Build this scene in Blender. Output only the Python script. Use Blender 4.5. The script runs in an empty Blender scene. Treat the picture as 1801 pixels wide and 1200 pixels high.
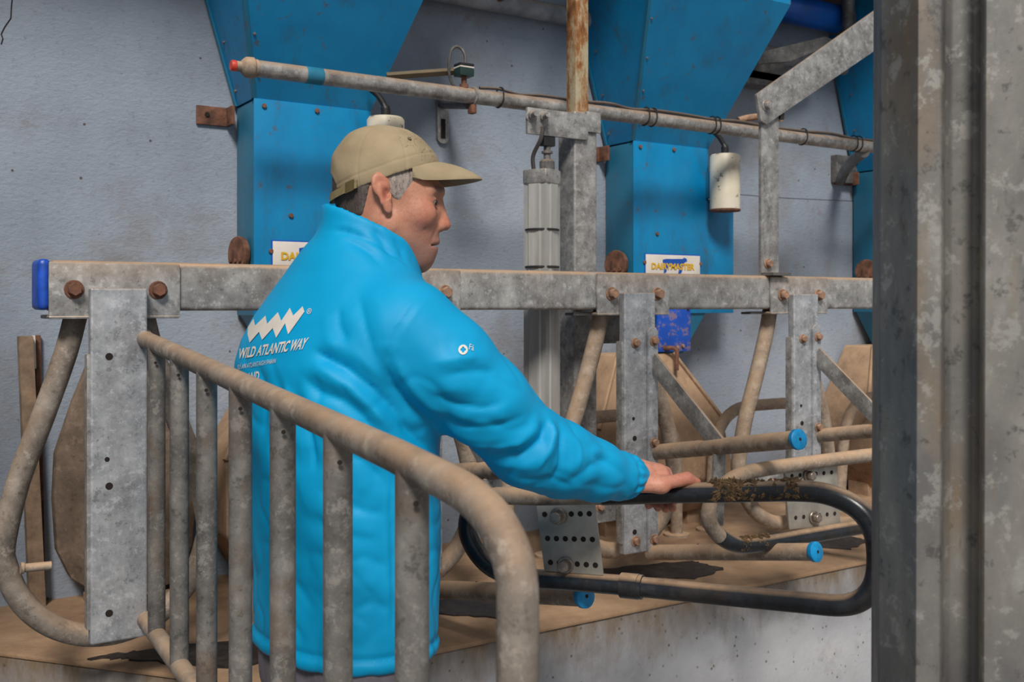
import bpy, bmesh, math, random
import numpy as np
from mathutils import Vector, Matrix
from mathutils.bvhtree import BVHTree

random.seed(7)
rng = np.random.RandomState(5)
scene = bpy.context.scene
COL = scene.collection
R = math.radians

# ---------------------------------------------------------------- camera
TH = R(32.75)            # angle between the lens axis and the normal of the back wall
F = 1801.0               # focal length in picture pixels
CH = 1.50                # lens height above the pit floor
HOR = 537.0              # picture row of the horizon
cT, sT = math.cos(TH), math.sin(TH)
cam_d = bpy.data.cameras.new('camera')
cam = bpy.data.objects.new('camera', cam_d)
COL.objects.link(cam)
cam.location = (0, 0, CH)
cam.rotation_euler = (R(90), 0, -TH)
cam_d.sensor_width = 36
cam_d.lens = 36
cam_d.shift_y = -(600 - HOR) / 1801.0
cam_d.clip_start = 0.05
cam_d.dof.use_dof = True
cam_d.dof.focus_distance = 1.95
cam_d.dof.aperture_fstop = 9.0
scene.camera = cam

# ---------------------------------------------------------------- light
W = bpy.data.worlds.new('world')
scene.world = W
W.use_nodes = True
W.node_tree.nodes['Background'].inputs[0].default_value = (0.90, 0.95, 1.0, 1)
W.node_tree.nodes['Background'].inputs[1].default_value = 0.38
sun_d = bpy.data.lights.new('daylight', 'SUN')
sun_d.energy = 3.0
sun_d.angle = R(14)
sun_d.color = (1.0, 0.95, 0.88)
sun = bpy.data.objects.new('daylight', sun_d)
COL.objects.link(sun)
sun.rotation_euler = Vector((0.40, 0.66, -0.72)).to_track_quat('-Z', 'Y').to_euler()
scene.view_settings.view_transform = 'Standard'
scene.view_settings.look = 'None'
scene.view_settings.gamma = 1
scene.view_settings.exposure = 0.0

# ---------------------------------------------------------------- geometry of the place
PLAT = CH - 0.80         # platform level
WALL_Y = 3.02

def c2w(x, z, H):
    """right/depth/up seen from the lens position -> world"""
    return Vector((x * cT + z * sT, -x * sT + z * cT, CH + H))
def Q(px, py, z):
    return Vector(((px - 900.5) / F * z, z, -(py - HOR) / F * z))     # (right, depth, up)
def QW(px, py, z):
    q = Q(px, py, z)
    return c2w(q.x, q.y, q.z)
def P(px, py, Y):
    r = math.tan(TH + math.atan((px - 900.5) / F))
    X = r * Y
    z = X * sT + Y * cT
    return Vector((X, Y, CH - (py - HOR) * z / F))

def lin(c):
    return tuple(((v / 255) / 12.92 if v / 255 <= 0.04045 else ((v / 255 + 0.055) / 1.055) ** 2.4) for v in c) + (1,)

# ---------------------------------------------------------------- materials
class NT:
    def __init__(s, name):
        s.m = bpy.data.materials.new(name)
        s.m.use_nodes = True
        s.t = s.m.node_tree
        s.b = s.t.nodes['Principled BSDF']
        s.co = None
    def n(s, kind, **kw):
        nd = s.t.nodes.new(kind)
        for k, v in kw.items():
            setattr(nd, k, v)
        return nd
    def l(s, a, b):
        s.t.links.new(a, b)
    def coord(s):
        if s.co is None:
            s.co = s.n('ShaderNodeTexCoord')
        return s.co.outputs['Object']
    def noise(s, scale, detail=4, rough=0.55, vec=None, stretch=None):
        nd = s.n('ShaderNodeTexNoise')
        nd.inputs['Scale'].default_value = scale
        nd.inputs['Detail'].default_value = detail
        nd.inputs['Roughness'].default_value = rough
        v = vec or s.coord()
        if stretch:
            mp = s.n('ShaderNodeMapping')
            mp.inputs['Scale'].default_value = stretch
            s.l(v, mp.inputs['Vector'])
            v = mp.outputs['Vector']
        s.l(v, nd.inputs['Vector'])
        return nd.outputs['Fac']
    def ramp(s, fac, stops):
        nd = s.n('ShaderNodeValToRGB')
        cr = nd.color_ramp
        while len(cr.elements) < len(stops):
            cr.elements.new(0.5)
        for e, (p, c) in zip(cr.elements, stops):
            e.position = p
            e.color = c if len(c) == 4 else lin(c)
        s.l(fac, nd.inputs['Fac'])
        return nd.outputs['Color']
    def mr(s, v, a, b, c=0.0, d=1.0):
        nd = s.n('ShaderNodeMapRange')
        nd.inputs[1].default_value, nd.inputs[2].default_value = a, b
        nd.inputs[3].default_value, nd.inputs[4].default_value = c, d
        s.l(v, nd.inputs[0])
        return nd.outputs[0]
    def math(s, op, a, b):
        nd = s.n('ShaderNodeMath', operation=op)
        for i, v in enumerate((a, b)):
            if isinstance(v, (int, float)):
                nd.inputs[i].default_value = v
            else:
                s.l(v, nd.inputs[i])
        return nd.outputs[0]
    def mix(s, fac, a, b):
        nd = s.n('ShaderNodeMix', data_type='RGBA')
        if isinstance(fac, (int, float)):
            nd.inputs[0].default_value = fac
        else:
            s.l(fac, nd.inputs[0])
        for i, v in ((6, a), (7, b)):
            if isinstance(v, tuple):
                nd.inputs[i].default_value = v if len(v) == 4 else lin(v)
            else:
                s.l(v, nd.inputs[i])
        return nd.outputs[2]
    def upz(s):
        g = s.n('ShaderNodeNewGeometry')
        x = s.n('ShaderNodeSeparateXYZ')
        s.l(g.outputs['Normal'], x.inputs[0])
        return x.outputs['Z']
    def bump(s, h, strength, dist=0.01):
        nd = s.n('ShaderNodeBump')
        nd.inputs['Strength'].default_value = strength
        nd.inputs['Distance'].default_value = dist
        s.l(h, nd.inputs['Height'])
        s.l(nd.outputs[0], s.b.inputs['Normal'])
    def done(s, col, rough=0.6, metal=0.0, spec=None):
        if isinstance(col, tuple):
            s.b.inputs['Base Color'].default_value = col if len(col) == 4 else lin(col)
        else:
            s.l(col, s.b.inputs['Base Color'])
        if isinstance(rough, (int, float)):
            s.b.inputs['Roughness'].default_value = rough
        else:
            s.l(rough, s.b.inputs['Roughness'])
        s.b.inputs['Metallic'].default_value = metal
        if spec is not None:
            s.b.inputs['Specular IOR Level'].default_value = spec
        return s.m

DUST = (206, 170, 136)
def m_steel(name, cols, dust=0.8, rough=0.5, metal=0.35, scale=22, grime=(92, 74, 58), grime_amt=0.35, bump=0.12, dust_lo=0.15, dust_hi=0.85):
    """galvanised steel: spangle, grime and settled dust on the surfaces that face up"""
    k = NT(name)
    big = k.noise(scale, 6, 0.65)
    c = k.ramp(big, [(0.30, cols[0]), (0.5, cols[1]), (0.70, cols[2])])
    fine = k.noise(scale * 9, 3, 0.7)
    c = k.mix(k.mr(fine, 0.52, 0.75, 0, 0.45), c, cols[2])
    pt = k.noise(scale * 2.3, 8, 0.78)
    dk = tuple(int(v * 0.70) for v in cols[0])
    lt = tuple(min(255, int(v * 1.10)) for v in cols[2])
    c = k.mix(k.mr(pt, 0.545, 0.60, 0, 0.55), c, lt)
    c = k.mix(k.mr(pt, 0.44, 0.385, 0, 0.55), c, dk)
    g = k.noise(7, 5, 0.7)
    c = k.mix(k.mr(g, 0.5, 0.72, 0, grime_amt), c, grime)
    d = k.math('MULTIPLY', k.mr(k.upz(), dust_lo, dust_hi), k.mr(k.noise(14, 4, 0.7), 0.25, 0.6, 0.35, 1))
    d = k.math('MULTIPLY', d, dust)
    c = k.mix(d, c, DUST)
    k.bump(k.noise(60, 5, 0.7), bump, 0.004)
    return k.done(c, rough, metal)
def m_plain(name, col, rough=0.6, metal=0.0, var=0.12, scale=12, bump=0.0, dust=0.0):
    k = NT(name)
    a = tuple(int(v * (1 - var)) for v in col)
    b = tuple(min(255, int(v * (1 + var))) for v in col)
    c = k.ramp(k.noise(scale, 5, 0.6), [(0.3, a), (0.7, b)])
    if dust:
        d = k.math('MULTIPLY', k.mr(k.upz(), 0.1, 0.9), k.mr(k.noise(18, 4, 0.7), 0.3, 0.6, 0.3, dust))
        c = k.mix(d, c, DUST)
    if bump:
        k.bump(k.noise(scale * 5, 4, 0.6), bump, 0.004)
    return k.done(c, rough, metal)

M = {}
M['galv'] = m_steel('galvanised_steel', [(112, 110, 108), (150, 148, 146), (186, 184, 180)])
M['galv_light'] = m_steel('galvanised_steel_light', [(138, 140, 144), (168, 170, 174), (198, 199, 202)], dust=0.5, grime_amt=0.25)
M['galv_dark'] = m_steel('galvanised_steel_dark', [(78, 76, 74), (104, 102, 100), (136, 133, 130)], dust=0.4, grime_amt=0.5, scale=14)
M['dusty'] = m_steel('dusty_pipe', [(118, 106, 96), (146, 132, 118), (176, 164, 150)], dust=1.0, grime_amt=0.4, metal=0.1, rough=0.75, dust_lo=-0.25)
M['gate'] = m_steel('gate_pipe_steel', [(100, 92, 86), (130, 120, 110), (164, 154, 144)], dust=0.62, grime=(92, 70, 50), grime_amt=0.6, metal=0.15, rough=0.7, scale=13, dust_lo=0.0)
M['gate_bar'] = m_steel('gate_bar_steel', [(82, 80, 78), (112, 108, 104), (142, 138, 132)], dust=0.3, grime=(104, 76, 52), grime_amt=0.7, metal=0.2, rough=0.65, scale=13)
M['galv_beam'] = m_steel('galvanised_beam', [(118, 116, 114), (158, 156, 154), (196, 194, 190)], dust=1.0, rough=0.5, scale=17, dust_lo=0.0, dust_hi=0.42)
M['black'] = m_steel('black_rubbered_pipe', [(20, 23, 28), (30, 34, 40), (46, 50, 56)], dust=0.75, rough=0.28, metal=0.0, grime=(74, 56, 36), grime_amt=0.5, bump=0.05, dust_lo=0.55)
def m_alu():
    k = NT('aluminium_profile')
    c = k.ramp(k.noise(18, 4, 0.6, stretch=(1, 1, 0.12)), [(0.3, (154, 152, 148)), (0.7, (204, 202, 198))])
    c = k.mix(k.mr(k.noise(12, 6, 0.7), 0.58, 0.72, 0, 0.35), c, (132, 118, 104))
    return k.done(c, 0.25, 0.2)
M['alu'] = m_alu()
M['rust'] = m_plain('rusty_steel', (108, 74, 58), 0.85, 0.1, 0.35, 30, 0.4)
M['rustdust'] = m_plain('dusty_rusty_bolt', (146, 114, 94), 0.85, 0.1, 0.3, 60, 0.4, 0.5)
M['chrome'] = m_plain('worn_bolt_steel', (150, 138, 128), 0.35, 0.7, 0.2, 60)
M['hole'] = m_plain('dark_hole', (34, 26, 22), 0.9)
M['dark'] = m_plain('black_plastic', (36, 35, 36), 0.5, 0, 0.2)
M['cable'] = m_plain('cable_sheath', (58, 54, 54), 0.5, 0, 0.2, 20, 0, 0.5)
M['cap'] = m_plain('blue_plastic_cap', (0, 136, 194), 0.45, 0, 0.15, 40)
M['cap_end'] = m_plain('royal_blue_plastic', (34, 84, 190), 0.4, 0, 0.15, 30)
M['red'] = m_plain('red_plastic', (214, 70, 52), 0.5)
M['white'] = m_plain('white_plastic', (222, 214, 204), 0.5, 0, 0.06)
M['yellow'] = m_plain('yellow_print', (222, 176, 40), 0.5, 0, 0.05)
M['print_blue'] = m_plain('blue_print', (24, 84, 176), 0.5, 0, 0.05)
M['tape'] = m_plain('blue_tape', (36, 116, 146), 0.5, 0, 0.15)
M['timber'] = m_plain('weathered_timber', (134, 112, 92), 0.9, 0, 0.2, 25, 0.3)
M['trough'] = m_steel('dusty_brown_trough', [(104, 84, 66), (134, 108, 86), (160, 130, 104)], dust=0.9, metal=0.0, rough=0.85, grime=(74, 52, 38), grime_amt=0.6, scale=9, dust_lo=-0.3)
M['roof'] = m_plain('rusty_roof_sheet', (74, 60, 54), 0.9, 0, 0.35, 14)

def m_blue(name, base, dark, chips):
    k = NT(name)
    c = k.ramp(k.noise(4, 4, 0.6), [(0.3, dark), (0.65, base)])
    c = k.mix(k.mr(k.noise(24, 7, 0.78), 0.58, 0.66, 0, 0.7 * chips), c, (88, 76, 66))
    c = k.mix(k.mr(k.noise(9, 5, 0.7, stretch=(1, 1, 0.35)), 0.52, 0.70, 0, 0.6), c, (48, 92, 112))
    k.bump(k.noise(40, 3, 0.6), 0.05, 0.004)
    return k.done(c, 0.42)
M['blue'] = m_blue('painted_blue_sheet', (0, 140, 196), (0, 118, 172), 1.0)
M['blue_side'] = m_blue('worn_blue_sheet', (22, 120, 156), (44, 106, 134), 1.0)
def m_chipped():
    k = NT('chipped_royal_blue')
    c = k.ramp(k.noise(9, 4), [(0.3, (18, 72, 172)), (0.7, (26, 90, 200))])
    c = k.mix(k.mr(k.noise(34, 7, 0.75), 0.53, 0.58, 0, 0.8), c, (142, 118, 122))
    return k.done(c, 0.5)
M['blue_plate'] = m_chipped()
M['eye'] = m_plain('eye_white', (176, 164, 156), 0.25, 0, 0.04)
M['auger'] = m_plain('royal_blue_tube', (14, 86, 176), 0.35, 0, 0.12, 8)

def m_wall():
    k = NT('painted_plaster')
    c = k.ramp(k.noise(1.6, 5, 0.6), [(0.3, (136, 146, 160)), (0.55, (156, 166, 180)), (0.75, (172, 180, 192))])
    c = k.mix(k.mr(k.noise(2.6, 7, 0.68), 0.52, 0.68, 0, 0.65), c, (134, 128, 126))
    c = k.mix(k.mr(k.noise(5.5, 7, 0.7), 0.60, 0.72, 0, 0.6), c, (126, 106, 92))
    c = k.mix(k.mr(k.noise(40, 6, 0.75), 0.56, 0.66, 0, 0.4), c, (112, 118, 130))
    v = k.n('ShaderNodeTexVoronoi')
    v.inputs['Scale'].default_value = 13
    v.inputs['Randomness'].default_value = 1
    k.l(k.coord(), v.inputs['Vector'])
    c = k.mix(k.mr(v.outputs['Distance'], 0.062, 0.040, 0, 0.85), c, (70, 52, 44))
    v2 = k.n('ShaderNodeTexVoronoi')
    v2.inputs['Scale'].default_value = 33
    k.l(k.coord(), v2.inputs['Vector'])
    sp = k.math('MULTIPLY', k.mr(v2.outputs['Distance'], 0.10, 0.05, 0, 0.6), k.mr(k.noise(2.5, 3), 0.5, 0.6))
    c = k.mix(sp, c, (100, 84, 74))
    h = k.math('ADD', k.noise(55, 6, 0.7, stretch=(1, 1, 1.8)), k.math('MULTIPLY', k.noise(9, 4, 0.6), 0.8))
    k.bump(h, 0.42, 0.010)
    return k.done(c, 0.75)
M['wall'] = m_wall()
def m_kerb():
    k = NT('whitewashed_concrete')
    c = k.ramp(k.noise(2.4, 5, 0.6), [(0.3, (150, 150, 154)), (0.6, (180, 180, 184)), (0.8, (196, 195, 194))])
    x = k.n('ShaderNodeSeparateXYZ')
    k.l(k.coord(), x.inputs[0])
    drip = k.mr(k.math('ADD', x.outputs['Z'], k.math('MULTIPLY', k.noise(9, 5, 0.7, stretch=(1, 1, 0.4)), 0.34)), 0.03, 0.19, 0, 0.95)
    c = k.mix(drip, c, (112, 90, 62))
    v = k.n('ShaderNodeTexVoronoi')
    v.inputs['Scale'].default_value = 40
    k.l(k.coord(), v.inputs['Vector'])
    sp = k.math('MULTIPLY', k.mr(v.outputs['Distance'], 0.20, 0.10, 0, 0.85), k.mr(k.noise(14, 3), 0.45, 0.55))
    c = k.mix(sp, c, (96, 80, 58))
    c = k.mix(k.mr(k.noise(7, 7, 0.72), 0.54, 0.68, 0, 0.5), c, (132, 128, 122))
    k.bump(k.noise(30, 5, 0.65), 0.3, 0.008)
    return k.done(c, 0.8)
M['kerb'] = m_kerb()
def m_floor():
    k = NT('dusty_concrete')
    c = k.ramp(k.noise(5, 6, 0.65), [(0.3, (132, 104, 80)), (0.55, (170, 138, 108)), (0.8, (194, 162, 130))])
    k.bump(k.noise(28, 5, 0.7), 0.4, 0.01)
    return k.done(c, 0.9)
M['floor'] = m_floor()
M['dung'] = m_plain('wet_dark_dung', (48, 42, 38), 0.5, 0, 0.4, 40, 0.6)
M['dungdry'] = m_plain('dried_dung', (104, 82, 56), 0.9, 0, 0.35, 60, 0.6)
M['pit'] = m_plain('pit_floor_concrete', (120, 116, 112), 0.85, 0, 0.2, 6, 0.3)

# ---------------------------------------------------------------- mesh builder
class MB:
    def __init__(s):
        s.v = []
        s.f = []
    def add(s, vs, fs):
        o = len(s.v)
        s.v += [Vector(v) for v in vs]
        s.f += [tuple(i + o for i in f) for f in fs]
        return s
    def box(s, lo, hi, mat=None):
        x0, y0, z0 = lo
        x1, y1, z1 = hi
        vs = [Vector(p) for p in ((x0, y0, z0), (x1, y0, z0), (x1, y1, z0), (x0, y1, z0), (x0, y0, z1), (x1, y0, z1), (x1, y1, z1), (x0, y1, z1))]
        if mat:
            vs = [mat @ p for p in vs]
        return s.add(vs, [(0, 3, 2, 1), (4, 5, 6, 7), (0, 1, 5, 4), (1, 2, 6, 5), (2, 3, 7, 6), (3, 0, 4, 7)])
    def prism(s, pts, vec):
        """closed polygon of 3-D points pushed along vec"""
        n = len(pts)
        pts = [Vector(p) for p in pts]
        vec = Vector(vec)
        vs = pts + [p + vec for p in pts]
        fs = [tuple(range(n - 1, -1, -1)), tuple(range(n, 2 * n))] + [(i, (i + 1) % n, n + (i + 1) % n, n + i) for i in range(n)]
        return s.add(vs, fs)
    def tube(s, path, r, seg=16, closed=False, caps=True, sect=None):
        path = [Vector(p) for p in path]
        n = len(path)
        rr = r if isinstance(r, (list, tuple)) else [r] * n
        T = []
        for i in range(n):
            a = path[(i - 1) % n] if (closed or i) else path[i]
            b = path[(i + 1) % n] if (closed or i < n - 1) else path[i]
            T.append((b - a).normalized())
        up = Vector((0, 0, 1)) if abs(T[0].z) < 0.9 else Vector((1, 0, 0))
        nrm = (up - T[0] * up.dot(T[0])).normalized()
        vs = []
        for i in range(n):
            if i:
                nrm = (nrm - T[i] * nrm.dot(T[i])).normalized()
            bn = T[i].cross(nrm)
            for k in range(seg):
                a = 2 * math.pi * k / seg
                vs.append(path[i] + (nrm * math.cos(a) + bn * math.sin(a)) * rr[i])
        fs = []
        for i in range(n if closed else n - 1):
            j = (i + 1) % n
            for k in range(seg):
                q = (k + 1) % seg
                fs.append((i * seg + k, i * seg + q, j * seg + q, j * seg + k))
        if caps and not closed:
            fs.append(tuple(range(seg - 1, -1, -1)))
            fs.append(tuple((n - 1) * seg + k for k in range(seg)))
        return s.add(vs, fs)
    def cyl(s, a, b, r, seg=20, r2=None):
        return s.tube([a, b], [r, r if r2 is None else r2], seg)
    def lathe(s, a, axis, prof, seg=24):
        """prof: (distance along axis, radius)"""
        a, axis = Vector(a), Vector(axis).normalized()
        up = Vector((0, 0, 1)) if abs(axis.z) < 0.9 else Vector((1, 0, 0))
        u = (up - axis * up.dot(axis)).normalized()
        w = axis.cross(u)
        vs = []
        for (t, r) in prof:
            for k in range(seg):
                g = 2 * math.pi * k / seg
                vs.append(a + axis * t + (u * math.cos(g) + w * math.sin(g)) * r)
        fs = []
        for i in range(len(prof) - 1):
            for k in range(seg):
                q = (k + 1) % seg
                fs.append((i * seg + k, i * seg + q, (i + 1) * seg + q, (i + 1) * seg + k))
        fs.append(tuple(range(seg - 1, -1, -1)))
        fs.append(tuple((len(prof) - 1) * seg + k for k in range(seg)))
        return s.add(vs, fs)
    def build(s, name, mat, parent=None, bevel=0.0, smooth=True, bseg=2, origin=None, sharp=40):
        me = bpy.data.meshes.new(name)
        off = Vector(origin) if origin is not None else (parent_origin(parent) if parent else Vector((0, 0, 0)))
        me.from_pydata([tuple(v - off) for v in s.v], [], s.f)
        bm = bmesh.new()
        bm.from_mesh(me)
        bmesh.ops.recalc_face_normals(bm, faces=bm.faces)
        if bevel:
            es = [e for e in bm.edges if len(e.link_faces) == 2 and e.calc_face_angle(0) > R(30)]
            bmesh.ops.bevel(bm, geom=es, offset=bevel, segments=bseg, profile=0.6, affect='EDGES', clamp_overlap=True)
        bm.to_mesh(me)
        bm.free()
        return link(name, me, mat, parent, smooth, sharp, origin)

def parent_origin(p):
    o = Vector((0, 0, 0))
    while p is not None:
        o += p.location
        p = p.parent
    return o
def link(name, me, mat, parent=None, smooth=True, sharp=40, origin=None):
    me.materials.append(M[mat] if isinstance(mat, str) else mat)
    if smooth:
        me.polygons.foreach_set('use_smooth', [True] * len(me.polygons))
        me.set_sharp_from_angle(angle=R(sharp))
    o = bpy.data.objects.new(name, me)
    COL.objects.link(o)
    o.parent = parent
    if origin is not None and parent is None:
        o.location = origin
    return o
def tag(o, label=None, cat=None, group=None, kind=None):
    if label: o['label'] = label
    if cat: o['category'] = cat
    if group: o['group'] = group
    if kind: o['kind'] = kind
    return o
def empty(name, loc, label=None, cat=None, group=None):
    o = bpy.data.objects.new(name, None)
    COL.objects.link(o)
    o.location = loc
    return tag(o, label, cat, group)
def children(o):
    return [c for c in COL.objects if c.parent is o]
def copy_tree(o, loc=None, parent=None, label=None):
    c = o.copy()
    COL.objects.link(c)
    c.parent = parent
    if loc is not None: c.location = loc
    if label: c['label'] = label
    for ch in children(o):
        copy_tree(ch, None, c)
    return c
def spline(pts, n=8, closed=False):
    pts = [Vector(p) for p in pts]
    N = len(pts)
    out = []
    for i in range(N if closed else N - 1):
        p1, p2 = pts[i], pts[(i + 1) % N]
        p0 = pts[(i - 1) % N] if (closed or i > 0) else p1 * 2 - p2
        p3 = pts[(i + 2) % N] if (closed or i < N - 2) else p2 * 2 - p1
        for k in range(n):
            t = k / n
            out.append(0.5 * ((2 * p1) + (p2 - p0) * t + (2 * p0 - 5 * p1 + 4 * p2 - p3) * t * t + (3 * p1 - p0 - 3 * p2 + p3) * t ** 3))
    if not closed:
        out.append(pts[-1])
    return out
def fillet(pts, rad, n=7, closed=False):
    """polyline with its corners rounded"""
    pts = [Vector(p) for p in pts]
    N = len(pts)
    out = []
    for i in range(N):
        if not closed and i in (0, N - 1):
            out.append(pts[i])
            continue
        a, b, c = pts[(i - 1) % N], pts[i], pts[(i + 1) % N]
        r = rad[i] if isinstance(rad, (list, tuple)) else rad
        d1 = min(r, (a - b).length * 0.49)
        d2 = min(r, (c - b).length * 0.49)
        s_, e_ = b + (a - b).normalized() * d1, b + (c - b).normalized() * d2
        for k in range(n + 1):
            t = k / n
            out.append(s_ * (1 - t) ** 2 + b * 2 * t * (1 - t) + e_ * t * t)
    return out
def hexbolt(c, nrm, r, h, name, mat, parent, washer=True):
    m = MB()
    n = Vector(nrm).normalized()
    if washer:
        m.cyl(Vector(c), Vector(c) + n * h * 0.22, r * 1.35, 16)
    m.cyl(Vector(c) + n * h * 0.2, Vector(c) + n * h, r, 6)
    return m.build(name, mat, parent, bevel=r * 0.12, bseg=1)

# ================================================================ the setting
def struct(o, label=None, cat=None):
    return tag(o, label, cat, kind='structure')
WALL_TOP = CH + 1.30
m = MB().box((-3.0, WALL_Y, 0), (8.0, WALL_Y + 0.25, WALL_TOP))
wall = struct(m.build('wall_back', 'wall', origin=(0, WALL_Y, CH)), 'blue-grey painted plaster wall behind the feed hoppers', 'wall')
m = MB().box((-0.85, 1.35, 0), (-0.6, WALL_Y, WALL_TOP))  # added wall out of view, keeps light off the left side
struct(m.build('shade_wall_left', 'wall', origin=(-0.6, 2.0, CH)), 'unseen blue-grey plaster wall added past the left edge to darken that side', 'wall')
def crack(pix, w):
    pts = [P(x, y, WALL_Y) for x, y in pix]
    b = MB()
    for a, c in zip(pts[:-1], pts[1:]):
        d = (c - a).normalized()
        s = Vector((d.z, 0, -d.x)) * w
        b.prism([a - s, a + s, c + s, c - s], (0, -0.0012, 0))
    return b.build('crack', 'hole', wall, smooth=False)
crack([(22, -8), (20, 12), (19, 32), (8, 48), (2, 60), (5, 68), (2, 78)], 0.0014)
crack([(1295, 342), (1390, 349), (1505, 354)], 0.0007)
corner = (0.73, 2.10)
lefty = (0.73 - 0.444 * 1.74, 2.10 + 0.53 * 1.74)
m = MB().prism([(8.0, 2.10, 0), corner + (0,), lefty + (0,), (8.0, WALL_Y, 0)], (0, 0, PLAT - 0.012))
struct(m.build('wall_kerb', 'kerb', origin=(0, 2.1, PLAT), bevel=0.008), 'whitewashed concrete pit wall carrying the cow platform', 'kerb')
m = MB().prism([(8.0, 2.095, PLAT - 0.012), (corner[0] - 0.003, 2.095, PLAT - 0.012), lefty + (PLAT - 0.012,), (8.0, WALL_Y, PLAT - 0.012)], (0, 0, 0.012))
plat = struct(m.build('floor_platform', 'floor', origin=(0, 2.1, PLAT), bevel=0.004), 'tan dusty concrete cow platform', 'floor')
m = MB().box((-3, -1.5, -0.1), (8.0, WALL_Y, 0.0))
struct(m.build('floor', 'pit'), 'grey concrete floor of the milking pit', 'floor')
# roof eave: corrugated sheets over the wall head
def roof_sheet(x0, x1):
    n = 24
    vs, fs = [], []
    for i in range(n + 1):
        x = x0 + (x1 - x0) * i / n
        dz = 0.02 * math.cos(i * math.pi / 2)
        for y, z in ((WALL_Y + 0.35, WALL_TOP + 0.03), (WALL_Y - 0.75, WALL_TOP + 0.36)):
            vs += [(x, y, z + dz), (x, y, z + dz + 0.006)]
    for i in range(n):
        a, b = i * 4, i * 4 + 4
        fs += [(a, b, b + 2, a + 2), (a + 1, a + 3, b + 3, b + 1), (a, a + 1, b + 1, b), (a + 2, b + 2, b + 3, a + 3)]
    return MB().add(vs, fs)
roof = bpy.data.objects.new('ceiling', None)
COL.objects.link(roof)
roof.location = (2, WALL_Y, WALL_TOP)
struct(roof, 'dark rusty corrugated roof sheets above the wall', 'roof')
for i in range(11):
    roof_sheet(-3.0 + i, -1.98 + i).build('roof_sheet', 'roof', roof, smooth=False)
for i, y in enumerate((WALL_Y + 0.02, WALL_Y - 0.6)):
    z = WALL_TOP + 0.01 + (WALL_Y + 0.35 - y) * 0.3
    MB().box((-3, y - 0.04, z - 0.1), (8, y + 0.04, z - 0.005 + 0.0)).build('purlin', 'roof', roof, smooth=False)

# dark wet patches on the platform, one in each stall
def patch(x0):
    pts = [(0.0, 0.0), (-0.16, -0.045), (-0.34, 0.14), (-0.42, 0.20), (-0.30, 0.19), (-0.02, 0.12)]
    n = len(pts)
    ring = []
    for i in range(n):
        a, b = Vector(pts[i]), Vector(pts[(i + 1) % n])
        for k in range(9):
            q = a.lerp(b, k / 9)
            ring.append((x0 + q.x + rng.uniform(-.009, .009), 2.262 + q.y + rng.uniform(-.008, .008), PLAT))
    return MB().prism(ring, (0, 0, 0.004))
for k, what in enumerate(('leftmost, beside the end of the platform', 'below the blue jacket front', 'under the middle bail, pointed', 'furthest right, pointed')):
    x0 = 2.22 + 0.675 * (k - 2)
    o = patch(x0).build('dung_patch', 'dung', origin=(x0, 2.262, PLAT), smooth=False)
    tag(o, 'dark wet dung on the tan platform, ' + what, 'dung', 'dark patches on the platform', 'stuff')

# ================================================================ feed hoppers on the wall
HY = 2.85
HX = 0.9576
HSP = 1.39
HW, HD = 0.365, 0.16
B0 = CH + 0.59                           # top of the dispenser box
def text_mesh(txt, scale=1.0, bold=0.0, shear=0.0):
    cu = bpy.data.curves.new('t', 'FONT')
    cu.body = txt
    cu.offset = bold
    cu.shear = shear
    cu.resolution_u = 3
    o = bpy.data.objects.new('t', cu)
    COL.objects.link(o)
    dg = bpy.context.evaluated_depsgraph_get()
    me = o.evaluated_get(dg).to_mesh()
    vs = np.array([tuple(v.co) for v in me.vertices])
    fs = [tuple(p.vertices) for p in me.polygons]
    o.evaluated_get(dg).to_mesh_clear()
    bpy.data.objects.remove(o)
    bpy.data.curves.remove(cu)
    lo, hi = vs.min(0), vs.max(0)
    vs[:, 0] = (vs[:, 0] - lo[0]) / (hi[0] - lo[0])
    vs[:, 1] = (vs[:, 1] - lo[1]) / (hi[1] - lo[1])
    return vs, fs

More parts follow.
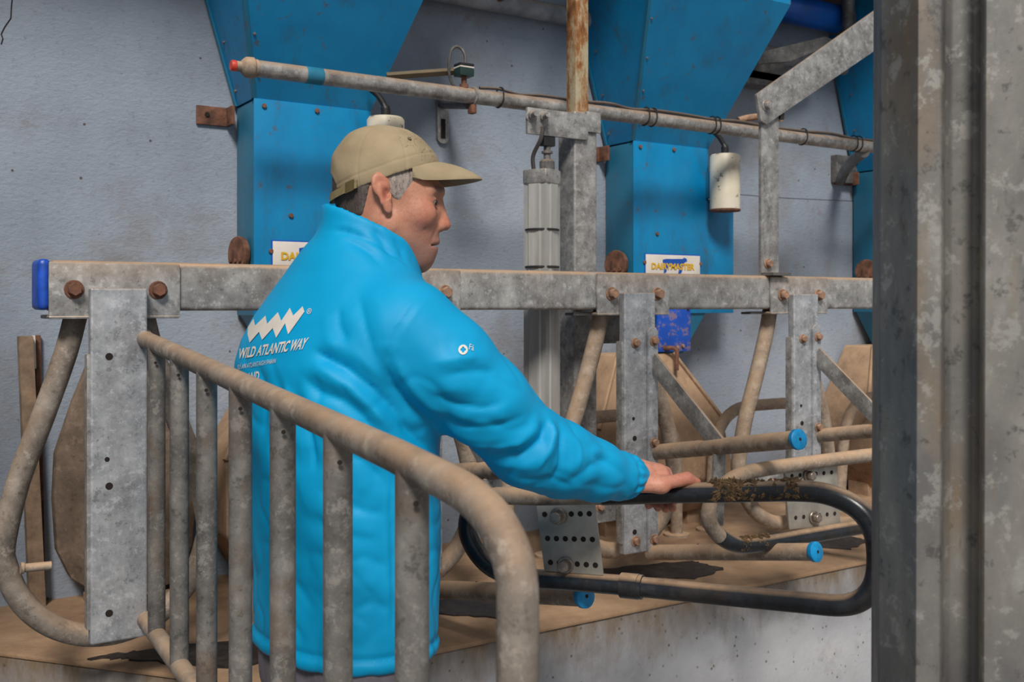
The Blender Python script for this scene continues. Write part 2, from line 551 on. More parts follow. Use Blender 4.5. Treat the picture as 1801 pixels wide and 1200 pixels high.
def hopper(n, label):
    X0 = HX + HSP * n
    root = empty('feed_hopper', (X0, HY, CH - 0.02), label, 'feed hopper', 'feed hoppers along the wall')
    x1, yb = X0 + HW, HY + HD
    bt = CH - 0.03
    # dispenser box, front sheet, left side sheet
    MB().box((X0 + 0.003, HY + 0.003, bt), (x1 - 0.003, yb, B0 - 0.004)).build('box', 'blue_side', root, bevel=0.003)
    MB().box((X0 + 0.001, HY - 0.003, bt), (x1, HY + 0.003, B0)).build('front_panel', 'blue', root, bevel=0.0015)
    MB().box((x1 + 0.001, HY + 0.002, bt), (x1 + 0.135, HY + 0.012, CH + 0.40)).build('side_flange', 'blue', root, bevel=0.002)
    # funnel
    t = 0.50
    a, b = 0.29, 0.55
    lo = [(X0, HY, B0), (x1, HY, B0), (x1, yb, B0), (X0, yb, B0)]
    hi = [(X0 - a * t, HY - b * t, B0 + t), (x1 + a * t, HY - b * t, B0 + t), (x1 + a * t, yb, B0 + t), (X0 - a * t, yb, B0 + t)]
    top = [(p[0], p[1], p[2] + 0.22) for p in hi]
    fs = [(i, (i + 1) % 4, 4 + (i + 1) % 4, 4 + i) for i in range(4)]
    MB().add(lo + hi, fs + [(3, 2, 1, 0)]).build('funnel', 'blue', root, smooth=False)
    MB().add(hi + top, fs + [(4, 5, 6, 7)]).build('rim', 'blue', root, smooth=False)
    lv = [Vector(p) for p in lo]
    hv = [Vector(p) for p in hi]
    # folded seam of the left sheet along the front corner, and along the wall
    for A, B, off in ((lv[0], hv[0], (-0.004, -0.003, 0)), (lv[3], hv[3], (-0.006, -0.016, 0))):
        d = Vector(off)
        MB().prism([A + d, A + d + Vector((0.012, 0.0, 0)), B + d + Vector((0.012, 0, 0)), B + d], (0, 0.012, 0)).build('seam', 'blue_side', root, smooth=False)
    # lower spout
    so = [(X0 + 0.01, HY + 0.004, bt), (x1 - 0.01, HY + 0.004, bt), (x1 - 0.01, yb - 0.01, bt), (X0 + 0.01, yb - 0.01, bt)]
    s2 = [(X0 + 0.10, HY + 0.03, bt - 0.15), (x1 - 0.10, HY + 0.03, bt - 0.15), (x1 - 0.10, yb - 0.03, bt - 0.15), (X0 + 0.10, yb - 0.03, bt - 0.15)]
    MB().add(so + s2, [(i, 4 + i, 4 + (i + 1) % 4, (i + 1) % 4) for i in range(4)] + [(4, 7, 6, 5)]).build('spout', 'blue_side', root, smooth=False)
    # royal blue cover plate of the metering gate
    pl = MB().box((X0 + 0.105, HY - 0.012, CH - 0.17), (x1 - 0.098, HY + 0.0, CH + 0.005)).build('cover_plate', 'blue_plate', root, bevel=0.002)
    for q in ((0.125, -0.01), (0.25, -0.01), (0.20, -0.155), (0.225, -0.15)):
        hexbolt((X0 + q[0], HY - 0.012, CH + q[1]), (0, -1, 0), 0.007, 0.008, 'bolt', 'rustdust', pl, False)
    MB().tube(fillet([(X0 + 0.135, HY - 0.01, CH - 0.155), (X0 + 0.165, HY - 0.05, CH - 0.155), (X0 + 0.155, HY - 0.06, CH - 0.235)], 0.02), 0.008, 8).build('hook', 'rust', root)
    # rivets and bolts
    for q in ((0.03, -0.02), (0.19, -0.018), (0.11, 0.26 - 0.59), (0.05, 0.155 - 0.59), (0.18, 0.155 - 0.59), (0.32, 0.155 - 0.59)):
        hexbolt((X0 + q[0], HY - 0.003, B0 + q[1]), (0, -1, 0), 0.0075, 0.006, 'bolt', 'rust', root, False)
    nf = Vector((0, -1, -b)).normalized()
    for s in (0.12, 0.32, 0.52, 0.75, 0.95):
        p = lv[0].lerp(hv[0], s) + Vector((0.02, 0, 0))
        MB().lathe(p, nf, [(-0.001, 0.004), (0.003, 0.004), (0.004, 0.002)], 10).build('rivet', 'chrome', root)
    nl = Vector((-1, 0, -a)).normalized()
    for s in (0.08, 0.35, 0.65):
        p = lv[0].lerp(hv[0], s).lerp(lv[3].lerp(hv[3], s), 0.8)
        MB().lathe(p, nl, [(-0.001, 0.005), (0.004, 0.005), (0.005, 0.002)], 10).build('rivet', 'chrome', root)
    # rusty fixing lug to the wall
    lg = MB().box((X0 - 0.115, WALL_Y - 0.010, B0 - 0.06), (X0 - 0.02, WALL_Y - 0.001, B0 - 0.005))
    lg.box((X0 - 0.028, HY + 0.11, B0 - 0.06), (X0 - 0.018, WALL_Y - 0.001, B0 - 0.005))
    lug = lg.build('fixing_lug', 'rust', root, bevel=0.002)
    MB().cyl((X0 - 0.085, WALL_Y - 0.013, B0 - 0.03), (X0 - 0.085, WALL_Y - 0.0095, B0 - 0.03), 0.007, 12).build('bolt_hole', 'hole', lug)
    # rusty pivot disc of the metering gate
    c = Vector((X0 - 0.022, 2.92, CH + 0.148))
    ax = Vector((-0.985, -0.17, 0))
    dk = MB().lathe(c, ax, [(-0.012, 0.050), (0.0, 0.052), (0.006, 0.050)], 28).build('pivot_disc', 'rust', root)
    for q in (-0.028, 0, 0.028):
        hexbolt(c + ax * 0.006 + Vector((-0.17, 0.985, 0)) * q + Vector((0, 0, -0.02)), ax, 0.007, 0.007, 'bolt', 'rust', dk, False)
    MB().cyl(c - ax * 0.012, c - ax * 0.04, 0.016, 12).build('pivot_rod', 'rust', root)
    # maker's plate
    px0, pz0, pw, ph = X0 + 0.055, CH + 0.066, 0.262, 0.118
    pt = MB().box((px0, HY - 0.008, pz0), (px0 + pw, HY - 0.0035, pz0 + ph)).build('maker_plate', 'white', root, bevel=0.001)
    MB().box((px0 - 0.004, HY - 0.0050, pz0 - 0.004), (px0 + pw + 0.004, HY - 0.0030, pz0 + ph + 0.004)).build('plate_border', 'print_blue', pt)
    cow = [(0.30, .56), (.30, .80), (.36, .84), (.66, .86), (.70, .92), (.74, .87), (.75, .76), (.70, .70), (.68, .56), (.67, .40), (.64, .20), (.585, .16), (.60, .36), (.56, .50), (.42, .50), (.38, .40), (.36, .22), (.315, .18), (.33, .40)]
    MB().prism([(px0 + u * pw, HY - 0.0095, pz0 + (0.313 + 0.67 * v) * ph) for u, v in cow], (0, 0.002, 0)).build('cow_print', 'print_blue', pt, smooth=False)
    vs, fs = text_mesh('DAIRYMASTER', bold=0.045)
    MB().add([(px0 + pw * (0.09 + 0.80 * v[0]), HY - 0.0102, pz0 + ph * (0.545 + 0.20 * v[1])) for v in vs], fs).build('lettering', 'yellow', pt, smooth=False)
    return root
hopper(0, 'blue sheet-metal feed hopper behind the man in the cap')
hopper(1, 'blue sheet-metal feed hopper in the middle, right of the air cylinder')
hopper(2, 'blue sheet-metal feed hopper at far right, mostly behind the near column')

def canister(n, label):
    c = Vector((HX + HSP * n + HW + 0.014, HY - 0.075, 0))
    z0, z1 = CH + 0.352, CH + 0.56
    root = empty('motor_canister', (c.x, c.y, z0), label, 'motor', 'white motor canisters on the hoppers')
    k = NT('stained_white_enamel')
    col = k.ramp(k.noise(6, 4), [(0.3, (208, 196, 172)), (0.7, (228, 220, 202))])
    col = k.mix(k.mr(k.noise(30, 5, 0.7), 0.60, 0.66, 0, 0.9), col, (70, 60, 52))
    col = k.mix(k.mr(k.noise(22, 5, 0.7, stretch=(1, 1, .6)), 0.62, 0.72, 0, 0.7), col, (176, 126, 66))
    mat = k.done(col, 0.45)
    MB().lathe((c.x, c.y, z0), (0, 0, 1), [(0, 0.052), (0.004, 0.056), (0.2, 0.056), (0.208, 0.05)], 28).build('can', mat, root)
    MB().lathe((c.x, c.y, z0 - 0.003), (0, 0, 1), [(0, 0.0565), (0.005, 0.058), (0.008, 0.0565)], 28).build('base_rim', 'rust', root)
    MB().box((c.x - 0.03, c.y + 0.04, z0 + 0.05), (c.x + 0.03, HY + 0.004, z0 + 0.15)).build('bracket', 'blue_side', root, bevel=0.002)
    MB().tube(spline([(c.x, c.y, z1 - 0.002), (c.x - 0.002, c.y, z1 + 0.03), (c.x - 0.02, c.y + 0.01, z1 + 0.065), (c.x - 0.05, c.y + 0.02, z1 + 0.09)], 6), [0.014] * 7 + [0.009] * 12, 10).build('cable', 'dark', root)
canister(0, 'white cylindrical motor can showing above the khaki cap')
canister(1, 'stained white cylindrical motor can on the middle hopper')

# ================================================================ feed troughs under the hoppers
def trough(n, label, dx=0.0):
    cx = HX + HSP * n + 0.055 + dx
    root = empty('feed_trough', (cx, HY, PLAT + 0.02), label, 'feed trough', 'feed troughs under the hoppers')
    rows = [(-0.175, 0.13, 2.845), (-0.42, 0.288, 2.745), (-0.62, 0.30, 2.70), (-0.75, 0.22, 2.78)]
    vs, fs = [], []
    for H, hw, yf in rows:
        vs += [(cx - hw, yf, CH + H), (cx + hw, yf, CH + H), (cx + hw * 0.96, WALL_Y - 0.02, CH + H), (cx - hw * 0.96, WALL_Y - 0.02, CH + H)]
    for i in range(len(rows) - 1):
        for k in range(4):
            q = (k + 1) % 4
            fs.append((i * 4 + k, (i + 1) * 4 + k, (i + 1) * 4 + q, i * 4 + q))
    e = (len(rows) - 1) * 4
    MB().add(vs, fs + [(e, e + 3, e + 2, e + 1), (0, 1, 2, 3)]).build('chute', 'trough', root, bevel=0.01)
    for s in (-1, 1):
        A = Vector((cx + s * 0.13, 2.844, CH - 0.175))
        B = Vector((cx + s * 0.288, 2.745, CH - 0.42))
        MB().cyl(A, B, 0.008, 8).build('edge_bead', 'trough', root)
    for s in (-1, 1):
        MB().box((cx + s * 0.19 - 0.03, 2.80, PLAT), (cx + s * 0.19 + 0.03, 2.90, CH - 0.745)).build('foot', 'trough', root)
trough(0, 'brown dusty feed trough behind the blue jacket, under the left hopper', 0.12)
trough(1, 'brown dusty feed trough under the middle hopper and its royal blue plate')
trough(2, 'brown dusty feed trough at far right beside the near column')

# brown rounded panel behind the first bail post
root = empty('rounded_panel', P(215, 1040, 2.93), 'brown rounded panel standing by the wall behind the left bail post', 'panel')
outl = [(190, 560), (240, 560), (300, 640), (328, 737), (345, 883), (340, 960), (300, 1030), (230, 1045), (165, 1042), (125, 1020), (100, 970), (94, 880), (98, 800), (128, 710), (160, 630)]
MB().prism([P(x, y, 2.93) for x, y in outl], (0, 0.05, 0)).build('panel', m_steel('grimy_brown_panel', [(84, 70, 58), (108, 92, 78), (134, 116, 100)], dust=0.6, metal=0.0, rough=0.85, grime=(64, 50, 42), grime_amt=0.6, scale=9), root, bevel=0.012)
MB().box(P(150, 1046, 2.94), P(260, 1054, 2.97)).build('foot', 'trough', root)

# timber and rusty strip by the wall at far left
a = P(33, 592, 2.96)
b = P(56, 1066, 2.96)
o = MB().prism([a, a + Vector((0.035, 0, 0)), Vector((b.x + 0.035, b.y, PLAT)), Vector((b.x - 0.005, b.y, PLAT))], (0, 0.04, 0)).build('timber_post', 'timber', bevel=0.002)
tag(o, 'grey-brown timber post leaning on the wall at far left', 'post')
a = P(63, 590, 3.003)
b = P(70, 1066, 3.003)
rs = empty('rusty_strip', (b.x, b.y, PLAT), 'thin rusty metal strip beside the timber post', 'metal strip')
MB().prism([a, a + Vector((0.012, 0, 0)), Vector((b.x + 0.014, b.y, PLAT)), Vector((b.x, b.y, PLAT))], (0, 0.012, 0)).build('strip', 'rust', rs)
MB().prism([P(57, 590, 2.985), P(62, 590, 2.985), P(64, 648, 2.985), P(58, 650, 2.985)], (0, 0.006, 0)).build('peeling_flake', 'white', rs)

# back guard hoops near the wall, one for each stall
for k, what in enumerate(('behind the man', 'behind the air cylinder', 'arching between the two right bails', 'at far right by the near column')):
    x0 = 2.575 + 0.692 * (k - 2)
    yb = 2.66
    zt = CH - 0.365
    pts = fillet([(x0 - 0.02, yb + 0.02, PLAT), (x0, yb, zt), (x0 + 0.50, yb, zt), (x0 + 0.52, yb + 0.02, PLAT)], [0, 0.17, 0.17, 0], 10)
    root = empty('guard_hoop', (x0 + 0.25, yb, PLAT), 'brown bent pipe hoop in front of the wall, ' + what, 'pipe hoop', 'guard hoops near the wall')
    MB().tube(pts, 0.021, 14).build('hoop', 'dusty', root)
    for q in (x0 - 0.02, x0 + 0.52):
        MB().lathe((q, yb + 0.02, PLAT), (0, 0, 1), [(0, 0.045), (0.008, 0.045), (0.010, 0.022)], 16).build('floor_flange', 'dusty', root)

# ================================================================ pipes along the wall
PY = 2.62
pa, pb = P(447, 119, PY), P(1560, 263.5, PY)
pz = (pa.z + pb.z) / 2
xa, xb = pa.x, pb.x + 1.5
root = empty('vacuum_line', (xa, PY, pz), 'long grey horizontal pipe with a red end cap in front of the hoppers', 'pipe')
MB().cyl((xa - 0.005, PY, pz), (xb, PY, pz), 0.0225, 22).build('pipe', 'dusty_grey' if 'dusty_grey' in M else 'galv', root)
MB().lathe((xa - 0.048, PY, pz), (1, 0, 0), [(0, 0.013), (0.012, 0.014), (0.018, 0.021), (0.026, 0.027), (0.044, 0.028), (0.048, 0.024), (0.056, 0.0235)], 22).build('end_coupling', 'dusty', root)
MB().lathe((xa - 0.062, PY, pz), (1, 0, 0), [(0, 0.012), (0.003, 0.0145), (0.013, 0.0145), (0.015, 0.012)], 16).build('end_cap', 'red', root)
q0, q1 = P(537, 130, PY).x, P(566, 130, PY).x
MB().cyl((q0, PY, pz), (q1, PY, pz), 0.0232, 22).build('tape_band', 'tape', root)

def line_cable(pxs, name, label, r, up):
    pts = []
    for i, px in enumerate(pxs):
        X = P(px, 200, PY).x
        pts.append((X, PY - 0.004 - 0.004 * math.sin(i * 1.7), pz + 0.0225 + up + 0.004 * math.sin(i * 2.3)))
    o = MB().tube(spline(pts, 5), r, 8).build(name, 'cable', origin=pts[0])
    return tag(o, label, 'cable')
line_cable([1032, 1070, 1110, 1150, 1200, 1255, 1300, 1350, 1410, 1460, 1505, 1548, 1620], 'cable', 'black cable tied along the top of the long pipe, right of the post', 0.0062, 0.0045)
line_cable([842, 875, 910, 950, 985, 1005], 'cable', 'thin grey cable on the long pipe between sensor and post', 0.0045, 0.004)
for px, what in ((878, 'left of the post, nearest the sensor'), (1134, 'first right of the post'), (1147, 'second right of the post'), (1251, 'third right of the post, over the white can'), (1259, 'fourth right of the post, over the white can'), (1411, 'just right of the flat hanger bar'), (1500, 'last pair by the column, left one'), (1508, 'last pair by the column, right one')):
    X = P(px, 200, PY).x
    pts = [(X + 0.003 * math.sin(a), PY + 0.0245 * math.cos(a) - 0.001, pz + 0.0245 * math.sin(a) + (0.012 if math.sin(a) > 0.3 else 0)) for a in [i * 2 * math.pi / 18 for i in range(18)]]
    o = MB().tube(pts, 0.0024, 6, closed=True).build('cable_tie', 'dark', origin=(X, PY, pz))
    tag(o, 'black cable tie on the long pipe, ' + what, 'cable tie', 'cable ties on the long pipe')

# wall bracket with clamp
w0 = P(776, 200, WALL_Y)
root = empty('pipe_bracket', (w0.x, WALL_Y, w0.z - 0.1), 'slotted steel wall bracket clamping the long pipe right of the cap', 'bracket')
MB().prism([(w0.x + 0.022 * math.cos(a), WALL_Y - 0.001, w0.z - 0.02 + (0.09 if math.sin(a) > 0 else -0.06) + 0.022 * math.sin(a)) for a in [i * math.pi / 8 for i in range(16)]], (0, -0.012, 0)).build('wall_plate', 'galv', root)
MB().box((w0.x - 0.008, WALL_Y - 0.015, w0.z - 0.085), (w0.x + 0.008, WALL_Y - 0.0128, w0.z - 0.02)).build('slot', 'hole', root)
xk = P(832, 170, PY).x
MB().cyl((w0.x, WALL_Y - 0.01, w0.z + 0.035), (xk, PY + 0.022, pz - 0.015), 0.02, 14).build('arm', 'galv_dark', root)
ring = [(xk, PY + 0.025 * math.cos(a), pz + 0.025 * math.sin(a)) for a in [i * 2 * math.pi / 20 for i in range(20)]]
MB().tube(ring, 0.004, 6, closed=True).build('clamp', 'galv', root)
MB().box((xk - 0.012, PY - 0.012, pz - 0.052), (xk + 0.006, PY + 0.012, pz - 0.026)).build('clamp_nut', 'rust', root, bevel=0.002)

# little sensor box standing on the pipe, with its looped cable
xs = P(816, 150, PY).x
root = empty('sensor_box', (xs, PY, pz + 0.0225), 'small dark green sensor box with looped cable on the pipe', 'sensor')
MB().lathe((xs, PY, pz + 0.02), (0, 0, 1), [(0, 0.013), (0.012, 0.013), (0.014, 0.008), (0.036, 0.008)], 14).build('stem', 'rust', root)
MB().box((xs - 0.024, PY - 0.02, pz + 0.054), (xs + 0.024, PY + 0.02, pz + 0.078)).build('case', m_plain('dark_green_plastic', (34, 58, 54), 0.4), root, bevel=0.003)
MB().box((xs - 0.0235, PY - 0.0195, pz + 0.0785), (xs + 0.0235, PY + 0.0195, pz + 0.0825)).build('gasket', 'white', root)
MB().box((xs - 0.024, PY - 0.02, pz + 0.083), (xs + 0.024, PY + 0.02, pz + 0.092)).build('lid', 'dark', root, bevel=0.003)
MB().tube(spline([(xs + 0.004, PY, pz + 0.091), (xs + 0.004, PY, pz + 0.115), (xs - 0.004, PY + 0.005, pz + 0.136), (xs - 0.022, PY + 0.01, pz + 0.142), (xs - 0.036, PY + 0.016, pz + 0.125), (xs - 0.038, PY + 0.024, pz + 0.08), (xs - 0.025, PY + 0.03, pz + 0.04), (xs, PY + 0.03, pz + 0.02)], 6), 0.0045, 8).build('cable', 'galv_dark', root)
ra, rb_ = P(680, 134, PY + 0.10), P(806, 125, PY + 0.028)
o = MB().tube([ra, rb_], 0.011, 4).build('square_rod', m_plain('greenish_rod', (104, 92, 72), 0.7), origin=ra)
tag(o, 'thin brown square rod between left hopper and sensor box', 'rod')

# pale pipe high on the wall
a, b = P(700, -16, 2.96), P(1010, 34, 2.96)
zz = (a.z + b.z) / 2 + 0.015
root = empty('wall_pipe', (a.x, 2.96, zz), 'pale grey pipe running high on the wall between the hoppers', 'pipe')
MB().cyl((a.x - 0.4, 2.96, zz), (b.x + 2.2, 2.96, zz), 0.032, 20).build('pipe', m_plain('whitewashed_pipe', (136, 138, 144), 0.7, 0, 0.15, 20, 0.2, 0.5), root)
for px in (808, 880):
    X = P(px, 10, 2.92).x
    MB().box((X - 0.006, 2.90, zz - 0.006), (X + 0.006, 2.93, zz + 0.006)).build('clip', 'rust', root)

# royal blue feed auger tube
a, b = P(1373, 9, 2.93), P(1473, 37, 2.93)
zz = (a.z + b.z) / 2
root = empty('auger_tube', (a.x - 0.5, 2.93, zz), 'royal blue feed auger tube high up behind the middle hopper', 'tube')
MB().cyl((a.x - 0.5, 2.93, zz), (b.x, 2.93, zz), 0.06, 28).build('tube', 'auger', root)
MB().cyl((b.x, 2.93, zz), (b.x + 2.0, 2.93, zz), 0.058, 28).build('next_tube', 'auger', root)
MB().lathe((b.x - 0.01, 2.93, zz), (1, 0, 0), [(0, 0.061), (0.002, 0.066), (0.05, 0.066), (0.052, 0.061)], 28).build('coupling', 'galv_dark', root)
c0 = P(1485, 60, 2.86)
o = MB().cyl((c0.x, 2.84, c0.z - 0.03), (c0.x, 2.84, WALL_TOP + 0.15), 0.026, 14).build('hanger_pipe', 'galv_dark', origin=(c0.x, 2.84, c0.z - 0.03))
tag(o, 'upright grey pipe at the top edge, behind the diagonal flat bar', 'pipe')
ab = empty('auger_bracket', P(1400, 95, 2.80), 'dark grey bent bracket right of the middle hopper, under the blue tube', 'bracket')
MB().cyl(P(1440, 78, 2.82), P(1440, 78, 2.82) + Vector((0, WALL_Y - 2.82, 0)), 0.014, 12).build('wall_stud', 'galv_dark', ab)
MB().prism([P(1333, 112, 2.80), P(1336, 92, 2.80), P(1452, 64, 2.80), P(1466, 70, 2.80), P(1462, 80, 2.80), P(1420, 96, 2.80), P(1390, 108, 2.80)], (0, 0.03, 0)).build('arm', 'galv_dark', ab, bevel=0.003)
root = empty('wall_clamp', P(1338, 141, 2.96), 'small dusty clamp block on the wall right of the middle hopper', 'clamp')
MB().box(P(1310, 136, 2.90), P(1358, 122, 2.99)).build('block', 'galv_dark', root, bevel=0.004)
MB().box(P(1308, 144, 2.90), P(1350, 139, 2.98)).build('base', 'galv_dark', root)
hexbolt(P(1360, 129, 2.92), (1, 0, 0), 0.014, 0.015, 'bolt', 'dark', root, False)
root = empty('pipe_stub', P(1495, 300, 2.98), 'short grey pipe bracket under the long pipe beside the right hopper', 'bracket')
MB().tube(fillet([P(1478, 318, 2.99), P(1486, 300, 2.9), P(1500, 282, 2.75), (P(1520, 270, PY).x, PY, pz - 0.022)], 0.06), 0.022, 12).build('arm', 'galv_dark', root)
MB().box(P(1472, 320, 2.985), P(1500, 278, WALL_Y - 0.002)).build('wall_plate', 'galv_dark', root, bevel=0.003)
o = MB().tube(spline([P(1298, 212, 2.64), P(1318, 207, 2.63), P(1345, 205, 2.60), P(1375, 208, 2.5)], 5), 0.012, 10).build('hose', 'rustdust', origin=P(1298, 212, 2.64))
tag(o, 'short rust-brown hose above the long pipe behind the flat bars', 'hose')

# ================================================================ gantry post
s = 0.084
gx, gy = 1.766, 2.41
zt = CH + 0.568
root = empty('gantry_post', (gx + s / 2, gy + s / 2, PLAT), 'square galvanised post with a rusty inner tube, beside the air cylinder', 'post')
MB().box((gx, gy, PLAT), (gx + s, gy + s, zt)).build('post', 'galv', root, bevel=0.008, bseg=3)
k = NT('flaking_rusty_paint')
c = k.ramp(k.noise(16, 6, 0.7, stretch=(1, 1, 0.35)), [(0.36, (74, 44, 32)), (0.46, (150, 98, 52)), (0.53, (178, 160, 128)), (0.7, (188, 178, 152))])
k.bump(k.noise(40, 5, 0.7), 0.4, 0.006)
MB().box((gx + 0.018, gy + 0.018, zt - 0.02), (gx + 0.066, gy + 0.066, WALL_TOP + 0.19)).build('inner_tube', k.done(c, 0.8), root, bevel=0.005)
bx0 = P(924, 220, gy).x
MB().box((bx0, gy - 0.012, zt - 0.085), (gx + s * 0.5, gy - 0.001, zt - 0.01)).build('bracket_plate', 'galv', root, bevel=0.002)
MB().box((gx + s * 0.45, gy - 0.010, zt - 0.06), (gx + s + 0.006, gy - 0.0005, zt + 0.0)).build('top_plate', 'galv', root, bevel=0.002)
for dx in (0.012, 0.052):
    q = Vector((bx0 + dx, gy - 0.012, zt - 0.035))
    MB().cyl(q, q + Vector((-0.012, -0.045, 0)), 0.008, 10).build('stud', 'galv', root)
    hexbolt(q, (-0.2, -1, 0), 0.013, 0.016, 'bolt', 'galv', root)
# lower cross plate
MB().box((gx + s, gy + 0.02, CH - 0.115), (gx + s + 0.22, gy + 0.035, CH - 0.02)).build('cross_plate', 'galv_dark', root, bevel=0.002)

# ================================================================ air cylinder
cx, cy = 1.655, 2.415
z0, z1 = CH - 0.42, CH + 0.385
root = empty('air_cylinder', (cx, cy, z0), 'upright aluminium air cylinder hanging beside the square post', 'cylinder')
prof = []
for i in range(48):
    a = 2 * math.pi * i / 48
    sq = (abs(math.cos(a)) ** 5 + abs(math.sin(a)) ** 5) ** (-1 / 5)
    rr = 0.043 * sq
    if 4 <= (i % 12) <= 5 or 7 <= (i % 12) <= 8:
        rr -= 0.004
    prof.append((cx + rr * math.cos(a + 0.4), cy + rr * math.sin(a + 0.4), z0 + 0.03))
MB().prism(prof, (0, 0, z1 - z0 - 0.07)).build('barrel', 'alu', root, sharp=25)
for za, zb in ((z1 - 0.04, z1), (z0, z0 + 0.03)):
    MB().prism([(cx + (p[0] - cx) * 1.05, cy + (p[1] - cy) * 1.05, za) for p in prof[::3]], (0, 0, zb - za)).build('end_head', 'galv', root, bevel=0.003)
for y in (405, 470):
    zb = CH - (y - HOR) * 2.93 / F
    MB().tube([(cx + 0.048 * math.cos(a), cy + 0.048 * math.sin(a), zb) for a in [i * math.pi / 12 for i in range(24)]], 0.003, 6, closed=True).build('band', 'dark', root)
MB().lathe((cx + 0.018, cy, z1 - 0.002), (0, 0, 1), [(0, 0.022), (0.028, 0.022), (0.034, 0.016), (0.036, 0.010), (0.05, 0.010), (0.052, 0.016), (0.058, 0.016), (0.06, 0.010), (0.075, 0.010)], 16).build('rod_end', 'galv_dark', root)
MB().box((cx - 0.002, cy - 0.014, z1 + 0.07), (cx + 0.038, cy + 0.010, z1 + 0.105)).build('clevis', 'dark', root, bevel=0.003)
MB().tube(spline([(cx - 0.028, cy, z1 - 0.003), (cx - 0.03, cy, z1 + 0.04), (cx - 0.018, cy - 0.02, z1 + 0.085), (cx - 0.01, cy - 0.02, z1 + 0.12)], 6), 0.006, 8).build('hose', 'cable', root)

# ================================================================ the beam
BY = 2.24
bz0, bz1 = CH - 0.012, CH + 0.092
bx0 = P(90, 500, BY).x
root = empty('rail_beam', (bx0, BY, bz0), 'galvanised box beam with blue end cap carrying the bails', 'beam')
MB().box((bx0, BY, bz0), (6.2, BY + 0.10, bz1)).build('beam', 'galv_beam', root, bevel=0.012, bseg=4)
MB().box((bx0 - 0.024, BY + 0.001, bz0 + 0.002), (bx0, BY + 0.099, bz1 + 0.002)).build('end_cap', 'cap_end', root, bevel=0.012, bseg=3)
MB().box((bx0 - 0.001, BY - 0.001, bz0 + 0.012), (bx0 + 0.004, BY + 0.101, bz1 - 0.012)).build('cap_collar', 'cap_end', root)

# ================================================================ bails: units hanging from the beam
UX = [0.209 * 2.2, 0.524 * 2.2, 0.838 * 2.2, 1.145 * 2.2]
PW = 0.112
def bail(i, full):
    X = UX[i]
    root = empty('bail', (X, 2.215, CH - 0.71), None, 'bail', 'bails hanging from the beam')
    front = BY - 0.034
    # clamp plate wrapped over the beam
    cl = MB().box((X - 0.13, BY - 0.009, bz0 - 0.012), (X + 0.13, BY - 0.0005, bz1 - 0.004))
    cl.box((X - 0.13, BY - 0.009, bz0 - 0.016), (X + 0.13, BY + 0.105, bz0 - 0.008))
    cl.build('clamp_plate', 'galv_beam', root, bevel=0.004)
    if i: MB().box((X - 0.19, BY + 0.02, bz0 - 0.016), (X - 0.10, BY + 0.06, bz0 - 0.009)).build('tongue', 'galv_dark', root)
    MB().box((X - PW / 2, front, CH - 0.69), (X + PW / 2, front + 0.025, CH + 0.035)).build('post', 'galv_light', root, bevel=0.005, bseg=3)
    MB().box((X - PW / 2 - 0.006, front + 0.004, CH - 0.66), (X - PW / 2 + 0.004, front + 0.030, CH - 0.10)).build('post_flange', 'galv', root, bevel=0.002)
    for dx in (-0.083, 0.083):
        hexbolt((X + dx, BY - 0.009, CH + 0.032), (0, -1, 0), 0.0145, 0.02, 'bolt', 'rust' if i in (0,) else 'rustdust', root)
    for dx, H in ((-0.02, -0.105), (-0.02, -0.37), (-0.02, -0.63), (-0.024, -0.315)):
        MB().cyl((X + dx, front - 0.0006, CH + H), (X + dx, front + 0.003, CH + H), 0.0075 if H != -0.315 else 0.005, 14).build('bolt_hole', 'hole', root)
    # pipe ring: two legs spreading down from the clamp to a round bottom
    ry = BY + 0.055
    pts = [(-0.066, -0.01), (-0.088, -0.10), (-0.135, -0.24), (-0.178, -0.36)]
    for a in range(0, 181, 12):
        g = R(180 + a)
        pts.append((0.205 * math.cos(g), -0.485 + 0.215 * math.sin(g)))
    pts += [(0.178, -0.36), (0.135, -0.24), (0.088, -0.10), (0.066, -0.01)]
    MB().tube(spline([(X + p[0], ry, CH + p[1]) for p in pts], 3), 0.0235, 16).build('ring_pipe', 'gate' if i == 0 else 'dusty', root)
    return root
